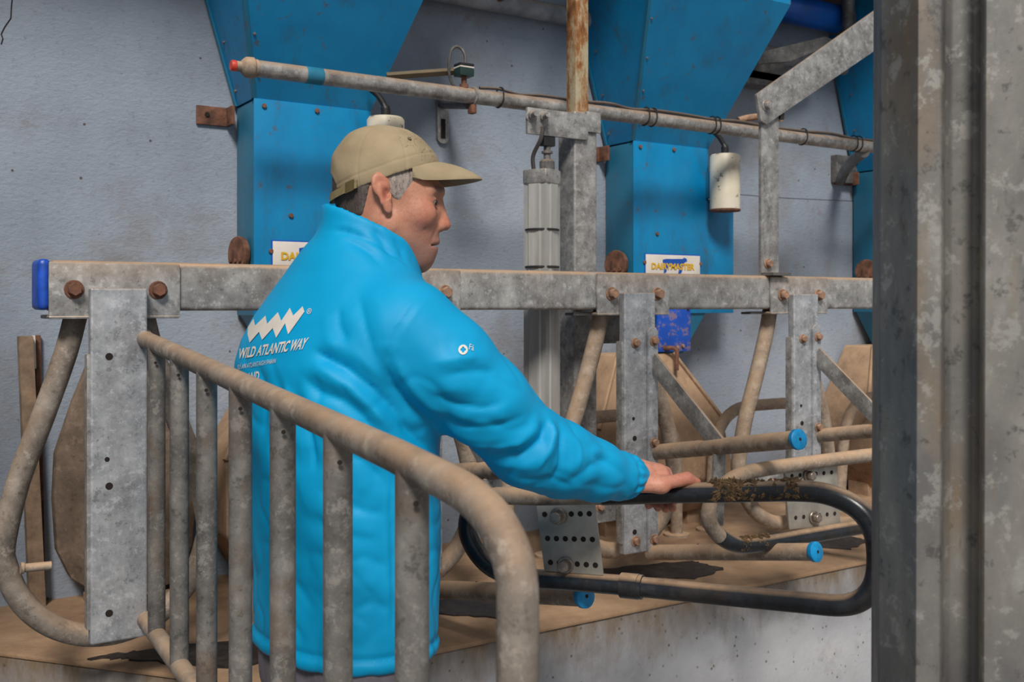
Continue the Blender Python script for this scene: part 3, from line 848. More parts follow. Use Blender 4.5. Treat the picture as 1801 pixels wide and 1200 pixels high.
def bail_arms(root, i):
    X = UX[i]
    front = BY - 0.034
    d3 = Vector((UX[i] - UX[2], 0, 0))
    for (sx, sy), (ex, ey), Ye, nm in (((1150, 796), (1400, 773.5), 1.66, 'upper_arm'), ((1143, 972), (1430, 971), 1.68, 'lower_arm')):
        A = P(sx, sy, front + 0.01) + d3
        B = P(ex, ey, Ye) + d3
        MB().cyl(A, B, 0.0215, 20).build(nm, 'dusty', root)
        ax = (B - A).normalized()
        cp = MB().lathe(B - ax * 0.002, ax, [(0, 0.0225), (0.003, 0.0245), (0.013, 0.0245), (0.016, 0.020)], 22).build('end_cap', 'cap', root)
        MB().cyl(B + ax * 0.012, B + ax * 0.0145, 0.004, 10).build('bolt_hole', 'hole', cp)
        MB().cyl(A.lerp(B, 0.33) + Vector((0, 0, 0)) - Vector((0, 0.0, -0.02)), A.lerp(B, 0.33) + Vector((0, 0, 0.0222)), 0.003, 8).build('bolt_hole', 'hole', root)
    A = P(1150, 796, front + 0.01) + d3
    B = P(1400, 773.5, 1.66) + d3
    # flat brace from the post down to the upper arm
    t0 = Vector((X + PW / 2 - 0.018, front - 0.007, CH - 0.085))
    e = A.lerp(B, 0.52)
    dirv = (e - Vector((X + 0.045, front - 0.004, CH - 0.16)))
    s0 = Vector((X + 0.045, front - 0.004, CH - 0.155))
    w = Vector((0, 0, 1))
    n = dirv.cross(w).normalized() * 0.009
    side = n.cross(dirv).normalized() * 0.026
    if side.z < 0: side = -side
    MB().prism([s0 - side, s0 + side, e + side, e - side], n).build('brace', 'galv', root, bevel=0.002)
    g = e + Vector((-0.02, 0, 0))
    MB().prism([g + Vector((0, 0.004, -0.02)), g + Vector((0.042, 0.004, -0.02)), g + Vector((0.058, 0.03, -0.215)), g + Vector((0.016, 0.03, -0.215))], (0, 0.008, 0)).build('drop_strap', 'galv', root, bevel=0.002)
    MB().box((X - 0.19, front + 0.035, CH - 0.60), (X - 0.04, front + 0.043, CH - 0.50)).build('gusset', 'galv', root, bevel=0.002)
    hexbolt((X - 0.115, front + 0.035, CH - 0.555), (0, -1, 0), 0.011, 0.012, 'bolt', 'rustdust', root)
    pl = MB().prism([(X + 0.022, front - 0.009, CH - 0.69), (X + 0.058, front - 0.009, CH - 0.69), (X + 0.058, front - 0.009, CH - 0.075), (X + 0.05, front - 0.009, CH - 0.062), (X + 0.03, front - 0.009, CH - 0.062), (X + 0.022, front - 0.009, CH - 0.075)], (0, 0.0085, 0))
    pl.build('brace_strip', 'galv_light', root, bevel=0.002)
    for H in (-0.10, -0.385, -0.655):
        hexbolt((X + 0.042, front - 0.009, CH + H), (0, -1, 0), 0.011, 0.014, 'bolt', 'rustdust', root)
    for H in (-0.105, -0.655):
        hexbolt((X - 0.018, front, CH + H), (0, -1, 0), 0.011, 0.014, 'bolt', 'rustdust', root)
lab = ['leftmost hanging bail with plain post and bent pipe ring', 'hanging bail mostly hidden behind the man', 'hanging bail right of the hand with braced blue-capped arms', 'rightmost hanging bail with braced arm, by the near column']
for i in range(4):
    r_ = bail(i, i > 0)
    r_['label'] = lab[i]
    if i: bail_arms(r_, i)

# ================================================================ lifting linkage: flat bars
fy = BY + 0.02
va, vb = P(1339, 180, fy), P(1370, 478, fy)
root = empty('hanger_bar', (va.x, fy, bz1), 'upright flat steel hanger bar standing on the beam', 'flat bar')
MB().box((va.x, fy, bz1 - 0.005), (vb.x, fy + 0.012, va.z)).build('bar', 'galv', root, bevel=0.002)
MB().box((va.x + 0.0, fy - 0.05, bz1), (vb.x, fy, bz1 + 0.009)).build('foot', 'galv_dark', root)
hexbolt(P(1350, 464, fy), (0, -1, 0), 0.012, 0.016, 'bolt', 'rustdust', root)
MB().box((vb.x + 0.001, fy - 0.006, va.z - 0.045), (vb.x + 0.018, fy + 0.012, va.z - 0.025)).build('stop', 'dark', root)
root = empty('lever_bar', P(1345, 185, fy - 0.012), 'broad diagonal flat steel bar pivoting on the hanger bar', 'flat bar')
cor = [(1331, 166), (1338, 212), (1349, 219), (1372, 203), (1720, -34), (1720, -104), (1640, -50), (1548, 12)]
MB().prism([P(x, y, fy - 0.014) for x, y in cor], (0, 0.012, 0)).build('bar', 'galv', root, bevel=0.002)
hexbolt(P(1347, 186, fy - 0.014), (0, -1, 0), 0.013, 0.018, 'pivot_bolt', 'galv', root)

# ================================================================ rump loops
def closed_loop(pts):
    return spline(pts, 6, closed=True)
def perforated_plate(A, B, C, D, thick, rows, root, name='perforated_plate'):
    """quad A(top-left) B(top-right) C(bottom-right) D(bottom-left); rows of holes"""
    n = (B - A).cross(D - A).normalized()
    if n.dot(Vector((0, 0, CH)) - A) < 0: n = -n
    me = MB().prism([A, B, C, D], -n * thick)
    pl = me.build(name, m_plain('zinc_plate', (170, 164, 154), 0.45, 0.4, 0.12, 16), root, bevel=0.002)
    for v, cnt, skip in rows:
        for i in range(cnt):
            u = 0.13 + 0.76 * i / (cnt - 1)
            p = A.lerp(B, u).lerp(D.lerp(C, u), v)
            MB().cyl(p - n * 0.002, p + n * 0.0008, 0.0055, 12).build('bolt_hole', 'hole', pl)
    return pl, n
def z1f(px):                   # depth of the swung-out loop along its length
    return 2.13 + (1.80 - 2.13) * (px - 815) / (1545 - 815)
def L1(px, py):
    return QW(px, py, z1f(px))
root = empty('rump_loop', L1(1180, 1040), 'black rubber-coated pipe loop under the hand, swung out', 'pipe loop')
path = [L1(*p) for p in [(866, 874), (950, 873), (1060, 872), (1170, 868), (1290, 866), (1400, 864), (1460, 871), (1510, 896), (1537, 935), (1544, 985), (1537, 1030), (1514, 1056), (1475, 1065), (1400, 1059), (1250, 1045), (1110, 1031), (1000, 1022), (920, 1016), (868, 1000), (836, 968), (822, 930), (832, 892)]]
cl = closed_loop(path)
n6 = 6
MB().tube(cl[2 * n6:] + cl[:1], 0.0195, 20).build('black_tube', 'black', root)
MB().tube(cl[-n6:] + cl[:2 * n6 + 1], 0.0185, 20).build('grey_tube', 'dusty', root)
d = (L1(1140, 1034) - L1(1088, 1029))
MB().lathe(L1(1092, 1029.5), d, [(0, 0.020), (0.001, 0.0245), (0.036, 0.0245), (0.0365, 0.0235), (0.044, 0.0235), (0.045, 0.020)], 22).build('coupling', 'black', root)
A, B, C_, D_ = QW(943, 889, 2.062), QW(1046, 886, 2.016), QW(1061, 1013, 2.009), QW(957, 1005, 2.055)
pl, nn = perforated_plate(A, B, C_, D_, 0.006, [(0.14, 6, 0), (0.50, 6, 0), (0.86, 6, 0)], root)
for q in ((982, 908), (995, 994)):
    hexbolt(QW(q[0], q[1], 2.038), nn, 0.0125, 0.022, 'bolt', 'chrome', pl)
# caked dung on the loop
def dung_on(path_pts, r, cnt, amp):
    b = MB()
    for _ in range(cnt):
        t = min(0.999, abs(rng.normal(0.14, 0.11)) if rng.rand() < 0.6 else (abs(rng.normal(0.82, 0.08)) if rng.rand() < 0.5 else rng.rand())) * (len(path_pts) - 1)
        i = int(t)
        p = Vector(path_pts[i]).lerp(Vector(path_pts[i + 1]), t - i)
        a = rng.uniform(-0.5, 2.4)
        dirv = Vector((-math.cos(a) * sT * 0.9, -math.cos(a) * cT, math.sin(a)))
        c = p + dirv * (r + 0.0005)
        for k in range(2):
            d = Vector(rng.normal(0, 1, 3)).normalized()
            L = rng.uniform(0.004, amp)
            s = rng.uniform(0.0015, 0.0055)
            u = d.cross(Vector((0.3, 0.2, 0.9))).normalized() * s
            v = d.cross(u).normalized() * s
            b.add([c - d * L, c + u, c + v, c - u, c - v, c + d * L], [(0, 2, 1), (0, 3, 2), (0, 4, 3), (0, 1, 4), (5, 1, 2), (5, 2, 3), (5, 3, 4), (5, 4, 1)])
    return b
o = dung_on(cl[3 * n6 + 4:5 * n6 + 2], 0.0195, 230, 0.012).build('caked_dung', 'dungdry', root, smooth=False)
tag(o, 'dry straw and dung caked on the black tube', kind='stuff')
o = dung_on([L1(1430, 1060), L1(1442, 1061)], 0.012, 26, 0.008).build('caked_dung', 'dungdry', root, smooth=False)
tag(o, 'straw bits on the lower tube', kind='stuff')

root = empty('rump_loop', P(1400, 960, 1.80), 'second dusty pipe loop behind the black loop, in line with the beam', 'pipe loop')
LP = [(1640, 800), (1600, 795), (1545, 799), (1440, 812), (1340, 826), (1292, 840), (1258, 872), (1246, 905), (1258, 936), (1290, 957), (1335, 958), (1440, 940), (1545, 922), (1600, 912), (1640, 890), (1660, 845)]
path = [P(x, y, 1.80) for x, y in LP]
cl2 = closed_loop(path)
MB().tube(cl2[9 * n6 - 4:14 * n6], 0.0192, 18).build('black_tube', 'black', root)
MB().tube(cl2[14 * n6:] + cl2[:9 * n6 - 3], 0.0182, 18).build('grey_tube', 'dusty', root)
hx = P(1518, 926, 1.80)
MB().lathe(hx, P(1560, 919, 1.80) - hx, [(0, 0.020), (0.001, 0.0235), (0.012, 0.0235), (0.013, 0.0215), (0.06, 0.0215), (0.061, 0.020)], 20).build('coupling', 'black', root)
A, B, C_, D_ = P(1379, 822, 1.815), P(1471, 814, 1.815), P(1479, 922, 1.815), P(1389, 932, 1.815)
pl, nn = perforated_plate(A, B, C_, D_, 0.006, [(0.15, 6, 0), (0.82, 6, 0)], root)
for q in ((1421, 836), (1431, 910)):
    hexbolt(P(q[0], q[1], 1.813), (0, -1, 0), 0.0125, 0.02, 'bolt', 'chrome', pl)
o = dung_on([P(1300, 960, 1.8), P(1350, 953, 1.8)], 0.0185, 90, 0.006).build('caked_dung', 'dungdry', root, smooth=False)
tag(o, 'dung crust on the lower bend', kind='stuff')
# ================================================================ near gate
gr = 0.0172
def G(k, H):                   # k counts the bars from the near end
    z = 0.82 + 0.1734 * k
    return c2w((10 - 222.9 * k) * 0.82 / 1801.0, z, H)
def gate_top(k):
    return -0.067 - 0.0125 * (7.9 - k)
root = empty('pipe_gate', G(4, -0.70), 'sloping pipe gate with eight upright bars in front of the man', 'gate')
rail = [G(7.75, gate_top(7.75)), G(6, gate_top(6)), G(4, gate_top(4)), G(2, gate_top(2)), G(1.2, gate_top(1.2) + 0.001)]
bend = fillet([G(1.2, gate_top(1.2)), G(0.0, gate_top(-0.4)), G(0.0, -0.30)], [0, 0.16, 0], 14)
MB().tube(rail[:-1] + bend + [G(0, -0.60), G(0, -1.5)], gr, 24).build('top_rail', 'gate', root)
MB().tube([G(7.95, -0.655), G(0.0, -0.655)], gr, 20).build('bottom_rail', 'gate', root)
for k in range(1, 8):
    t = gate_top(k)
    MB().tube([G(k, -0.655 if k > 3 else -0.655), G(k, t - 0.004)], gr * 0.98, 20).build('bar', 'gate_bar', root)
MB().tube([G(7.93, -0.70), G(7.93, -0.10)], gr, 20).build('end_bar', 'gate_bar', root)
MB().lathe(G(7.82, gate_top(7.8)), G(7.4, gate_top(7.4)) - G(7.82, gate_top(7.8)), [(0, 0.012), (0.002, 0.021), (0.028, 0.021), (0.034, 0.018)], 18).build('rail_socket', 'gate', root)
e = G(7.93, gate_top(7.9))
MB().tube([e + Vector((-0.03, 0.0, 0.0)), e + Vector((0.02, -0.02, 0.004))], 0.008, 10).build('hinge_pin', 'rustdust', root)
for H in (-0.63,):
    c = G(7.9, H)
    hexbolt(c + Vector((0, -0.016, 0)), (-0.2, -1, 0.3), 0.014, 0.03, 'hinge_bolt', 'rust', root)
    MB().tube([c + Vector((-0.03, -0.005, -0.02)), G(7.6, -0.655)], 0.012, 10).build('hinge_eye', 'gate', root)
for k in range(1, 8):
    c = G(k, gate_top(k) - 0.035)
    d = (G(k - 0.1, 0) - G(k, 0)).normalized()
    q = c + d * 0.012 + Vector((-sT, -cT, 0)) * 0.0125
    MB().cyl(q, q + Vector((-sT, -cT, 0)) * 0.0012 , 0.003, 8).build('drain_hole', 'hole', root)

# small stubs on the left ring
root = empty('lock_pin', P(60, 998, BY + 0.03), 'short pale pin stub on the left pipe ring', 'pin')
MB().cyl(P(38, 1000, BY + 0.03), P(90, 995, BY + 0.03), 0.009, 10).build('pin', 'dusty', root)
MB().cyl(P(36, 1000, BY + 0.03), P(42, 999.6, BY + 0.03), 0.012, 10).build('head', 'dusty', root)

# ================================================================ near column
zc = 1.10
def CP(px, z):
    return ((px - 900.5) / F * z, z)
plan = [CP(1547, 1.13), CP(1606, 1.075), CP(1613, 1.066), CP(1655, 1.064), CP(1659, 1.07), CP(1661, 1.088), CP(1672, 1.094), CP(1714, 1.090), CP(1722, 1.084), CP(1727, 1.055), CP(1733, 1.049), CP(1845, 1.047), CP(1850, 1.06), (CP(1850, 1.06)[0] + 0.04, 1.23), (CP(1547, 1.16)[0] + 0.02, 1.24)]
b = MB()
lo, hi = [], []
for (x, z) in plan:
    lo.append(c2w(x - 0.0055, z, -1.5))
    hi.append(c2w(x + 0.0065, z, 1.8))
n = len(plan)
b.add(lo + hi, [tuple(range(n - 1, -1, -1)), tuple(range(n, 2 * n))] + [(i, (i + 1) % n, n + (i + 1) % n, n + i) for i in range(n)])
k = NT('stained_galvanised_column')
g = k.noise(7, 6, 0.62, stretch=(1, 1, 0.55))
c = k.ramp(g, [(0.28, (84, 82, 82)), (0.45, (110, 108, 106)), (0.60, (134, 130, 124)), (0.74, (170, 169, 164))])
c = k.mix(k.mr(k.noise(11, 4, 0.6, stretch=(1, 1, 0.22)), 0.55, 0.68, 0, 0.6), c, (136, 114, 86))
c = k.mix(k.mr(k.noise(6, 5, 0.7, stretch=(1.6, 1.6, 0.5)), 0.62, 0.70, 0, 0.8), c, (74, 54, 46))
p8 = k.noise(26, 8, 0.75)
c = k.mix(k.mr(p8, 0.55, 0.61, 0, 0.5), c, (172, 170, 164))
c = k.mix(k.mr(p8, 0.43, 0.37, 0, 0.6), c, (62, 60, 60))
k.bump(k.noise(22, 5, 0.6), 0.15, 0.006)
root = empty('stall_column', c2w(0.52, 1.14, -1.5), 'broad stained galvanised steel column in the right foreground', 'column')
b.build('column', k.done(c, 0.55, 0.3), root, bevel=0.0025, sharp=50)
MB().box(c2w(0.40, 1.02, -1.5), c2w(0.70, 1.30, -1.5) + Vector((0, 0, 0.02))).build('base_plate', 'galv_dark', root)

# ================================================================ the man
def s_ell(p, c, r):
    q = (p - np.array(c)) / np.array(r)
    k0 = np.sqrt((q * q).sum(-1)) + 1e-9
    k1 = np.sqrt(((q / np.array(r)) ** 2).sum(-1)) + 1e-9
    return k0 * (k0 - 1) / k1
def s_cone(p, a, b, ra, rb):
    a, b = np.array(a, float), np.array(b, float)
    ba = b - a
    pa = p - a
    h = np.clip((pa @ ba) / (ba @ ba), 0, 1)
    d = pa - h[..., None] * ba
    return np.sqrt((d * d).sum(-1)) - (ra + (rb - ra) * h)
def smin(a, b, k):
    h = np.clip(0.5 + 0.5 * (b - a) / k, 0, 1)
    return b * (1 - h) + a * h - k * h * (1 - h)
def smax(a, b, k):
    return -smin(-a, -b, k)
def surface_net(fn, lo, hi, h):
    lo, hi = np.array(lo, float), np.array(hi, float)
    n = np.ceil((hi - lo) / h).astype(int) + 1
    ax = [lo[i] + h * np.arange(n[i]) for i in range(3)]
    g = np.stack(np.meshgrid(*ax, indexing='ij'), -1)
    v = np.empty(tuple(n))
    for i0 in range(0, n[0], 16):
        v[i0:i0 + 16] = fn(g[i0:i0 + 16])
    s = v < 0
    c = [(i, j, k) for i in (0, 1) for j in (0, 1) for k in (0, 1)]
    def sl(a, o):
        return a[o[0]:a.shape[0] - 1 + o[0], o[1]:a.shape[1] - 1 + o[1], o[2]:a.shape[2] - 1 + o[2]]
    cnt = sum(sl(s, o).astype(np.int8) for o in c)
    mask = (cnt > 0) & (cnt < 8)
    idx = -np.ones(mask.shape, int)
    idx[mask] = np.arange(mask.sum())
    acc = np.zeros((mask.sum(), 3))
    num = np.zeros(mask.sum())
    for o in c:
        for d in range(3):
            if o[d]: continue
            e = list(o); e[d] = 1
            va, vb = sl(v, o)[mask], sl(v, tuple(e))[mask]
            cr = (va < 0) != (vb < 0)
            t = np.where(cr, va / np.where(cr, va - vb, 1), 0)
            pos = np.array(o, float)[None] + np.zeros((len(va), 3))
            pos[:, d] += t
            acc[cr] += pos[cr]
            num[cr] += 1
    base = np.argwhere(mask)
    verts = lo + h * (base + acc / num[:, None])
    quads = []
    for d in range(3):
        u, w = [i for i in range(3) if i != d]
        a = [slice(None)] * 3; b = [slice(None)] * 3
        a[d] = slice(0, -1); b[d] = slice(1, None)
        ch = s[tuple(a)] != s[tuple(b)]
        pts = np.argwhere(ch)
        pts = pts[(pts[:, u] > 0) & (pts[:, w] > 0) & (pts[:, u] < n[u] - 1) & (pts[:, w] < n[w] - 1)]
        def cell(du, dw):
            q = pts.copy()
            q[:, u] -= du; q[:, w] -= dw
            return idx[q[:, 0], q[:, 1], q[:, 2]]
        f = np.stack([cell(1, 1), cell(0, 1), cell(0, 0), cell(1, 0)], 1)
        neg = s[pts[:, 0], pts[:, 1], pts[:, 2]]
        flip = neg if d != 1 else ~neg
        f[~flip] = f[~flip][:, ::-1]
        quads.append(f)
    return verts, np.concatenate(quads)
def relax(v, f, it=2, lam=0.5):
    e = np.concatenate([f[:, [i, (i + 1) % 4]] for i in range(4)])
    e = np.concatenate([e, e[:, ::-1]])
    for _ in range(it):
        s = np.zeros_like(v); n = np.zeros(len(v))
        np.add.at(s, e[:, 0], v[e[:, 1]])
        np.add.at(n, e[:, 0], 1)
        v = v + lam * (s / np.maximum(n, 1)[:, None] - v)
    return v
def vnormals(v, f):
    n = np.cross(v[f[:, 2]] - v[f[:, 0]], v[f[:, 3]] - v[f[:, 1]])
    out = np.zeros_like(v)
    for i in range(4):
        np.add.at(out, f[:, i], n)
    return out / (np.linalg.norm(out, axis=1)[:, None] + 1e-12)
def cam_to_world(v):
    return np.stack([v[:, 0] * cT + v[:, 1] * sT, -v[:, 0] * sT + v[:, 1] * cT, CH + v[:, 2]], 1)
def np_mesh(name, v, f, mat, parent, cols=None):
    w = cam_to_world(v) - np.array(parent_origin(parent))
    me = bpy.data.meshes.new(name)
    me.from_pydata(w.tolist(), [], f.tolist())
    if cols is not None:
        a = me.color_attributes.new('tone', 'FLOAT_COLOR', 'POINT')
        a.data.foreach_set('color', np.concatenate([cols, np.ones((len(cols), 1))], 1).astype(np.float32).ravel())
    o = link(name, me, mat, parent, True, 180)
    return o
def q3(px, py, d):
    return np.array(Q(px, py, d))

MD = 1.85                                   # depth of the man's spine
man_o = c2w((610 - 900.5) / F * MD, MD + 0.02, -1.5)
man = empty('person', man_o, 'man in khaki cap and bright blue jacket resting a hand on the black loop', 'person')

# ---- jacket torso: half widths read off by height, ellipse turned to the body's heading
YAW = R(42)
fwd = np.array([math.cos(YAW), math.sin(YAW)])
rgt = np.array([math.sin(YAW), -math.cos(YAW)])
tab = np.array([
    # y,  left, right, breadth/depth
    (392, 566, 688, 1.1), (420, 547, 702, 1.2), (450, 520, 718, 1.35), (480, 495, 738, 1.5), (520, 461, 768, 1.6), (560, 431, 784, 1.6), (600, 409, 790, 1.6), (640, 399, 786, 1.55),
    (700, 401, 779, 1.5), (800, 415, 776, 1.45), (900, 426, 777, 1.4), (1000, 438, 776, 1.4), (1100, 438, 772, 1.4), (1160, 438, 768, 1.4)])
tH = -(tab[:, 0] - HOR) * MD / F
tC = ((tab[:, 1] + tab[:, 2]) / 2 - 900.5) * MD / F
tW = (tab[:, 2] - tab[:, 1]) / 2 * MD / F
o_ = np.argsort(tH)
def torso(p, grow=0.0):
    H = p[..., 2]
    cx_ = np.interp(H, tH[o_], tC[o_])
    hw = np.interp(H, tH[o_], tW[o_]) + grow
    rr = np.interp(H, tH[o_], tab[o_, 3])
    b = (hw + 0.002) / (fwd[0] ** 1.8 + (rr * rgt[0]) ** 1.8) ** (1 / 1.8)
    a = rr * b
    dx, dy = p[..., 0] - cx_, p[..., 1] - MD
    qf = dx * fwd[0] + dy * fwd[1]
    qr = dx * rgt[0] + dy * rgt[1]
    k = (np.abs(qf / b) ** 2.25 + np.abs(qr / a) ** 2.25) ** (1 / 2.25)
    return (k - 1) * b * 0.8
HEM = -(1128 - HOR) * MD / F
NECK = -(396 - HOR) * MD / F
arm = [(q3(718, 584, 1.715), .084), (q3(784, 640, 1.715), .080), (q3(852, 706, 1.74), .074), (q3(930, 786, 1.79), .070), (q3(985, 808, 1.825), .066), (q3(1045, 827, 1.87), .053), (q3(1092, 837, 1.91), .042), (q3(1112, 838, 1.93), .034)]
larm = [(np.array([-0.385, 1.97, -0.09]), .072), (np.array([-0.37, 2.05, -0.20]), .068), (np.array([-0.355, 2.10, -0.32]), .064), (np.array([-0.335, 2.12, -0.40]), .054), (np.array([-0.32, 2.12, -0.455]), .04)]
def chain(p, ch, grow=0.0, k=0.02):
    d = None
    for (a, ra), (b, rb) in zip(ch[:-1], ch[1:]):
        e = s_cone(p, a, b, ra + grow, rb + grow)
        d = e if d is None else smin(d, e, k)
    return d
# collar: leaning ring around the neck
colc = q3(652, 420, MD)
def collar(p):
    dx, dy, dz = p[..., 0] - colc[0], p[..., 1] - colc[1], p[..., 2] - colc[2]
    lean = dx - 0.10 * dz
    e = np.sqrt((lean / 0.090) ** 2 + (dy / 0.078) ** 2 + 1e-9)
    flare = 1 + 0.9 * np.clip(-dz - 0.02, 0, 0.1)
    ring = np.abs((e / flare - 0.96) * 0.078) - 0.0065
    # upper edge runs from the nape down to the throat
    t0 = q3(578, 359, MD); t1 = q3(745, 436, MD)
    sl = (t1[2] - t0[2]) / (t1[0] - t0[0])
    top = (p[..., 2] - (t0[2] + sl * (p[..., 0] - t0[0])) - 0.10 * np.abs(dy)) * 0.9
    bot = -(dz + 0.075)
    return smax(smax(ring, top, 0.014), bot, 0.01)
def jacket(p):
    t = smax(torso(p), p[..., 2] - NECK, 0.04)
    t = smax(t, HEM - p[..., 2], 0.008)
    t = smin(t, chain(p, arm), 0.035)
    t = smin(t, chain(p, larm), 0.03)
    # hollow for the neck
    t = smax(t, -s_cone(p, q3(664, 330, MD), q3(655, 440, MD), 0.066, 0.066), 0.012)
    return smin(t, collar(p), 0.014)
jv, jf = surface_net(jacket, (-0.54, 1.53, -0.66), (0.26, 2.20, 0.20), 0.0050)
jv = relax(jv, jf, 2)
jn = vnormals(jv, jf)
def seg_dist(v, pts):
    best = np.full(len(v), 9.0)
    tt = np.zeros(len(v))
    L = len(pts) - 1
    for i in range(L):
        a, b = pts[i], pts[i + 1]
        ba = b - a
        h = np.clip(((v - a) @ ba) / (ba @ ba + 1e-12), 0, 1)
        d = np.linalg.norm(v - a - h[:, None] * ba, axis=1)
        tt = np.where(d < best, (i + h) / L, tt)
        best = np.minimum(best, d)
    return best, tt
jb = BVHTree.FromPolygons([Vector(x) for x in jv], [tuple(x) for x in jf])
def on_jacket(px, py):
    d = Vector(((px - 900.5) / F, 1.0, -(py - HOR) / F)).normalized()
    hit = jb.ray_cast(Vector((0, 0, 0)), d)
    return hit[0], hit[1]
folds = [
    # picture points of a crease, width (m), depth (m): minus is a valley
    ([(548, 612), (570, 630), (610, 650), (655, 684), (690, 720), (722, 762)], .013, -.013),
    ([(545, 634), (580, 656), (622, 682), (660, 722), (690, 765)], .012, .008),
    ([(530, 660), (560, 690), (600, 705), (640, 735), (668, 775)], .011, -.009),
    ([(515, 690), (535, 730), (548, 775), (556, 830)], .012, -.009),
    ([(500, 668), (515, 720), (522, 790)], .013, .006),
    ([(595, 540), (598, 575), (612, 605)], .012, -.005),
    ([(630, 515), (640, 560), (650, 600), (665, 640)], .014, -.005),
    ([(672, 640), (690, 680), (720, 715), (760, 745), (790, 768)], .012, -.014),
    ([(690, 620), (712, 660), (745, 700), (785, 735)], .015, .006),
    ([(700, 738), (735, 775), (768, 800)], .012, -.010),
    ([(770, 660), (815, 655), (850, 652), (875, 655)], .012, -.006),
    ([(760, 640), (805, 632), (842, 628)], .014, .005),
    ([(752, 690), (800, 712), (850, 718), (890, 706)], .012, -.007),
    ([(770, 735), (820, 752), (880, 748), (925, 730)], .014, -.008),
    ([(790, 765), (850, 785), (910, 780), (950, 745)], .014, .006),
    ([(860, 800), (915, 800), (955, 772), (962, 738)], .012, -.012),
    ([(965, 735), (972, 760), (960, 800), (940, 830)], .011, .010),
    ([(985, 748), (990, 785), (985, 820), (970, 850)], .012, -.010),
    ([(1010, 765), (1020, 790), (1015, 830)], .012, .006),
    ([(1000, 845), (1040, 820), (1075, 805)], .011, -.006),
    ([(1040, 800), (1070, 815), (1100, 840)], .010, -.006),
    ([(905, 840), (960, 842), (1010, 856)], .013, -.006),
    ([(600, 790), (640, 812), (675, 850)], .014, -.008),
    ([(560, 860), (600, 880), (640, 900), (680, 905)], .016, -.006),
    ([(470, 760), (480, 840), (476, 920)], .016, -.007),
    ([(455, 640), (470, 700), (462, 780)], .014, -.004),
    ([(540, 900), (600, 940), (670, 950)], .018, -.006),
    ([(580, 1000), (640, 980), (685, 1000)], .018, -.005),
    ([(470, 1000), (520, 1030), (560, 1080)], .018, -.005),
    ([(610, 1080), (650, 1060), (690, 1075)], .016, -.005),
    ([(715, 850), (735, 900), (745, 980), (750, 1060)], .016, -.008),
    ([(600, 418), (632, 432), (655, 448), (672, 470)], .010, -.006),
    ([(655, 400), (672, 425), (690, 455)], .008, -.005),
    ([(690, 420), (705, 440), (712, 462)], .007, -.004),
    ([(548, 415), (590, 408), (640, 418)], .008, -.004),
    ([(546, 414), (570, 404), (610, 408), (650, 424), (690, 448), (722, 470)], .005, -.005),
    # seams
    ([(690, 838), (688, 900), (690, 980), (691, 1060), (692, 1120)], .0045, -.0045),
    ([(745, 520), (722, 548), (700, 580), (684, 620), (676, 660)], .004, -.0035),
]
disp = np.zeros(len(jv))
for pts, w, amp in folds:
    hits = [on_jacket(*q) for q in pts]
    pp = [np.array(h[0]) for h in hits if h[0] is not None]
    if len(pp) < 2: continue
    dd, tt = seg_dist(jv, pp)
    taper = np.clip(np.minimum(tt, 1 - tt) * 5, 0.12, 1)
    disp += 0.72 * amp * taper * ((1 + (dd / (0.55 * w)) ** 2) ** -1.5 - 0.35 * np.exp(-((dd - 2.0 * w) / (0.9 * w)) ** 2))
# gathers of the cuff and hem, general softness
tan_ = np.array(arm[-1][0]) - np.array(arm[-2][0])
rel = jv - np.array(arm[-1][0])
along = rel @ (tan_ / np.linalg.norm(tan_))
near = np.exp(-((along + 0.012) / 0.020) ** 2) * (np.linalg.norm(rel, axis=1) < 0.09)
ang = np.arctan2(rel[:, 2], rel[:, 1])
disp += near * 0.0028 * np.sin(ang * 16)
disp += np.exp(-((along + 0.026) / 0.006) ** 2) * (np.linalg.norm(rel, axis=1) < 0.09) * -0.004
low = np.clip((HEM + 0.022 - jv[:, 2]) / 0.004, 0, 1) * (jv[:, 2] < HEM + 0.03)
disp += low * 0.004 - np.exp(-((jv[:, 2] - HEM - 0.026) / 0.005) ** 2) * 0.004
from mathutils import noise as mnoise
soft = np.array([mnoise.noise(Vector((x[0] * 9 + x[2] * 5, x[1] * 9, x[2] * 7 - x[0] * 4))) + 0.6 * mnoise.noise(Vector((x[0] * 24 + x[2] * 16, x[1] * 22, x[2] * 15 - x[0] * 14))) for x in jv])
rid = np.array([abs(mnoise.noise(Vector((x[0] * 13 + x[2] * 11, x[1] * 13, x[2] * 9 - x[0] * 9)) + Vector((3, 7, 1)))) for x in jv])
disp += (soft * 0.0016 + (np.minimum(rid, 0.20) - 0.14) * 0.011) * np.clip((-0.02 - jv[:, 2]) / 0.12, 0.1, 1)
jv = jv + jn * disp[:, None]
jv = relax(jv, jf, 1, 0.35)
k = NT('blue_nylon')
c = k.ramp(k.noise(5, 3), [(0.3, (0, 154, 208)), (0.7, (0, 164, 218))])
rn = k.n('ShaderNodeTexNoise', noise_type='RIDGED_MULTIFRACTAL')
rn.inputs['Scale'].default_value = 8
rn.inputs['Detail'].default_value = 3
rn.inputs['Distortion'].default_value = 0.6
k.l(k.coord(), rn.inputs['Vector'])
k.bump(rn.outputs['Fac'], 0.22, 0.012)
jm = k.done(c, 0.55, 0, 0.3)
jo = np_mesh('jacket', jv, jf, jm, man)
jo['label'] = 'bright blue nylon jacket with white lettering'
jb = BVHTree.FromPolygons([Vector(x) for x in jv], [tuple(x) for x in jf])

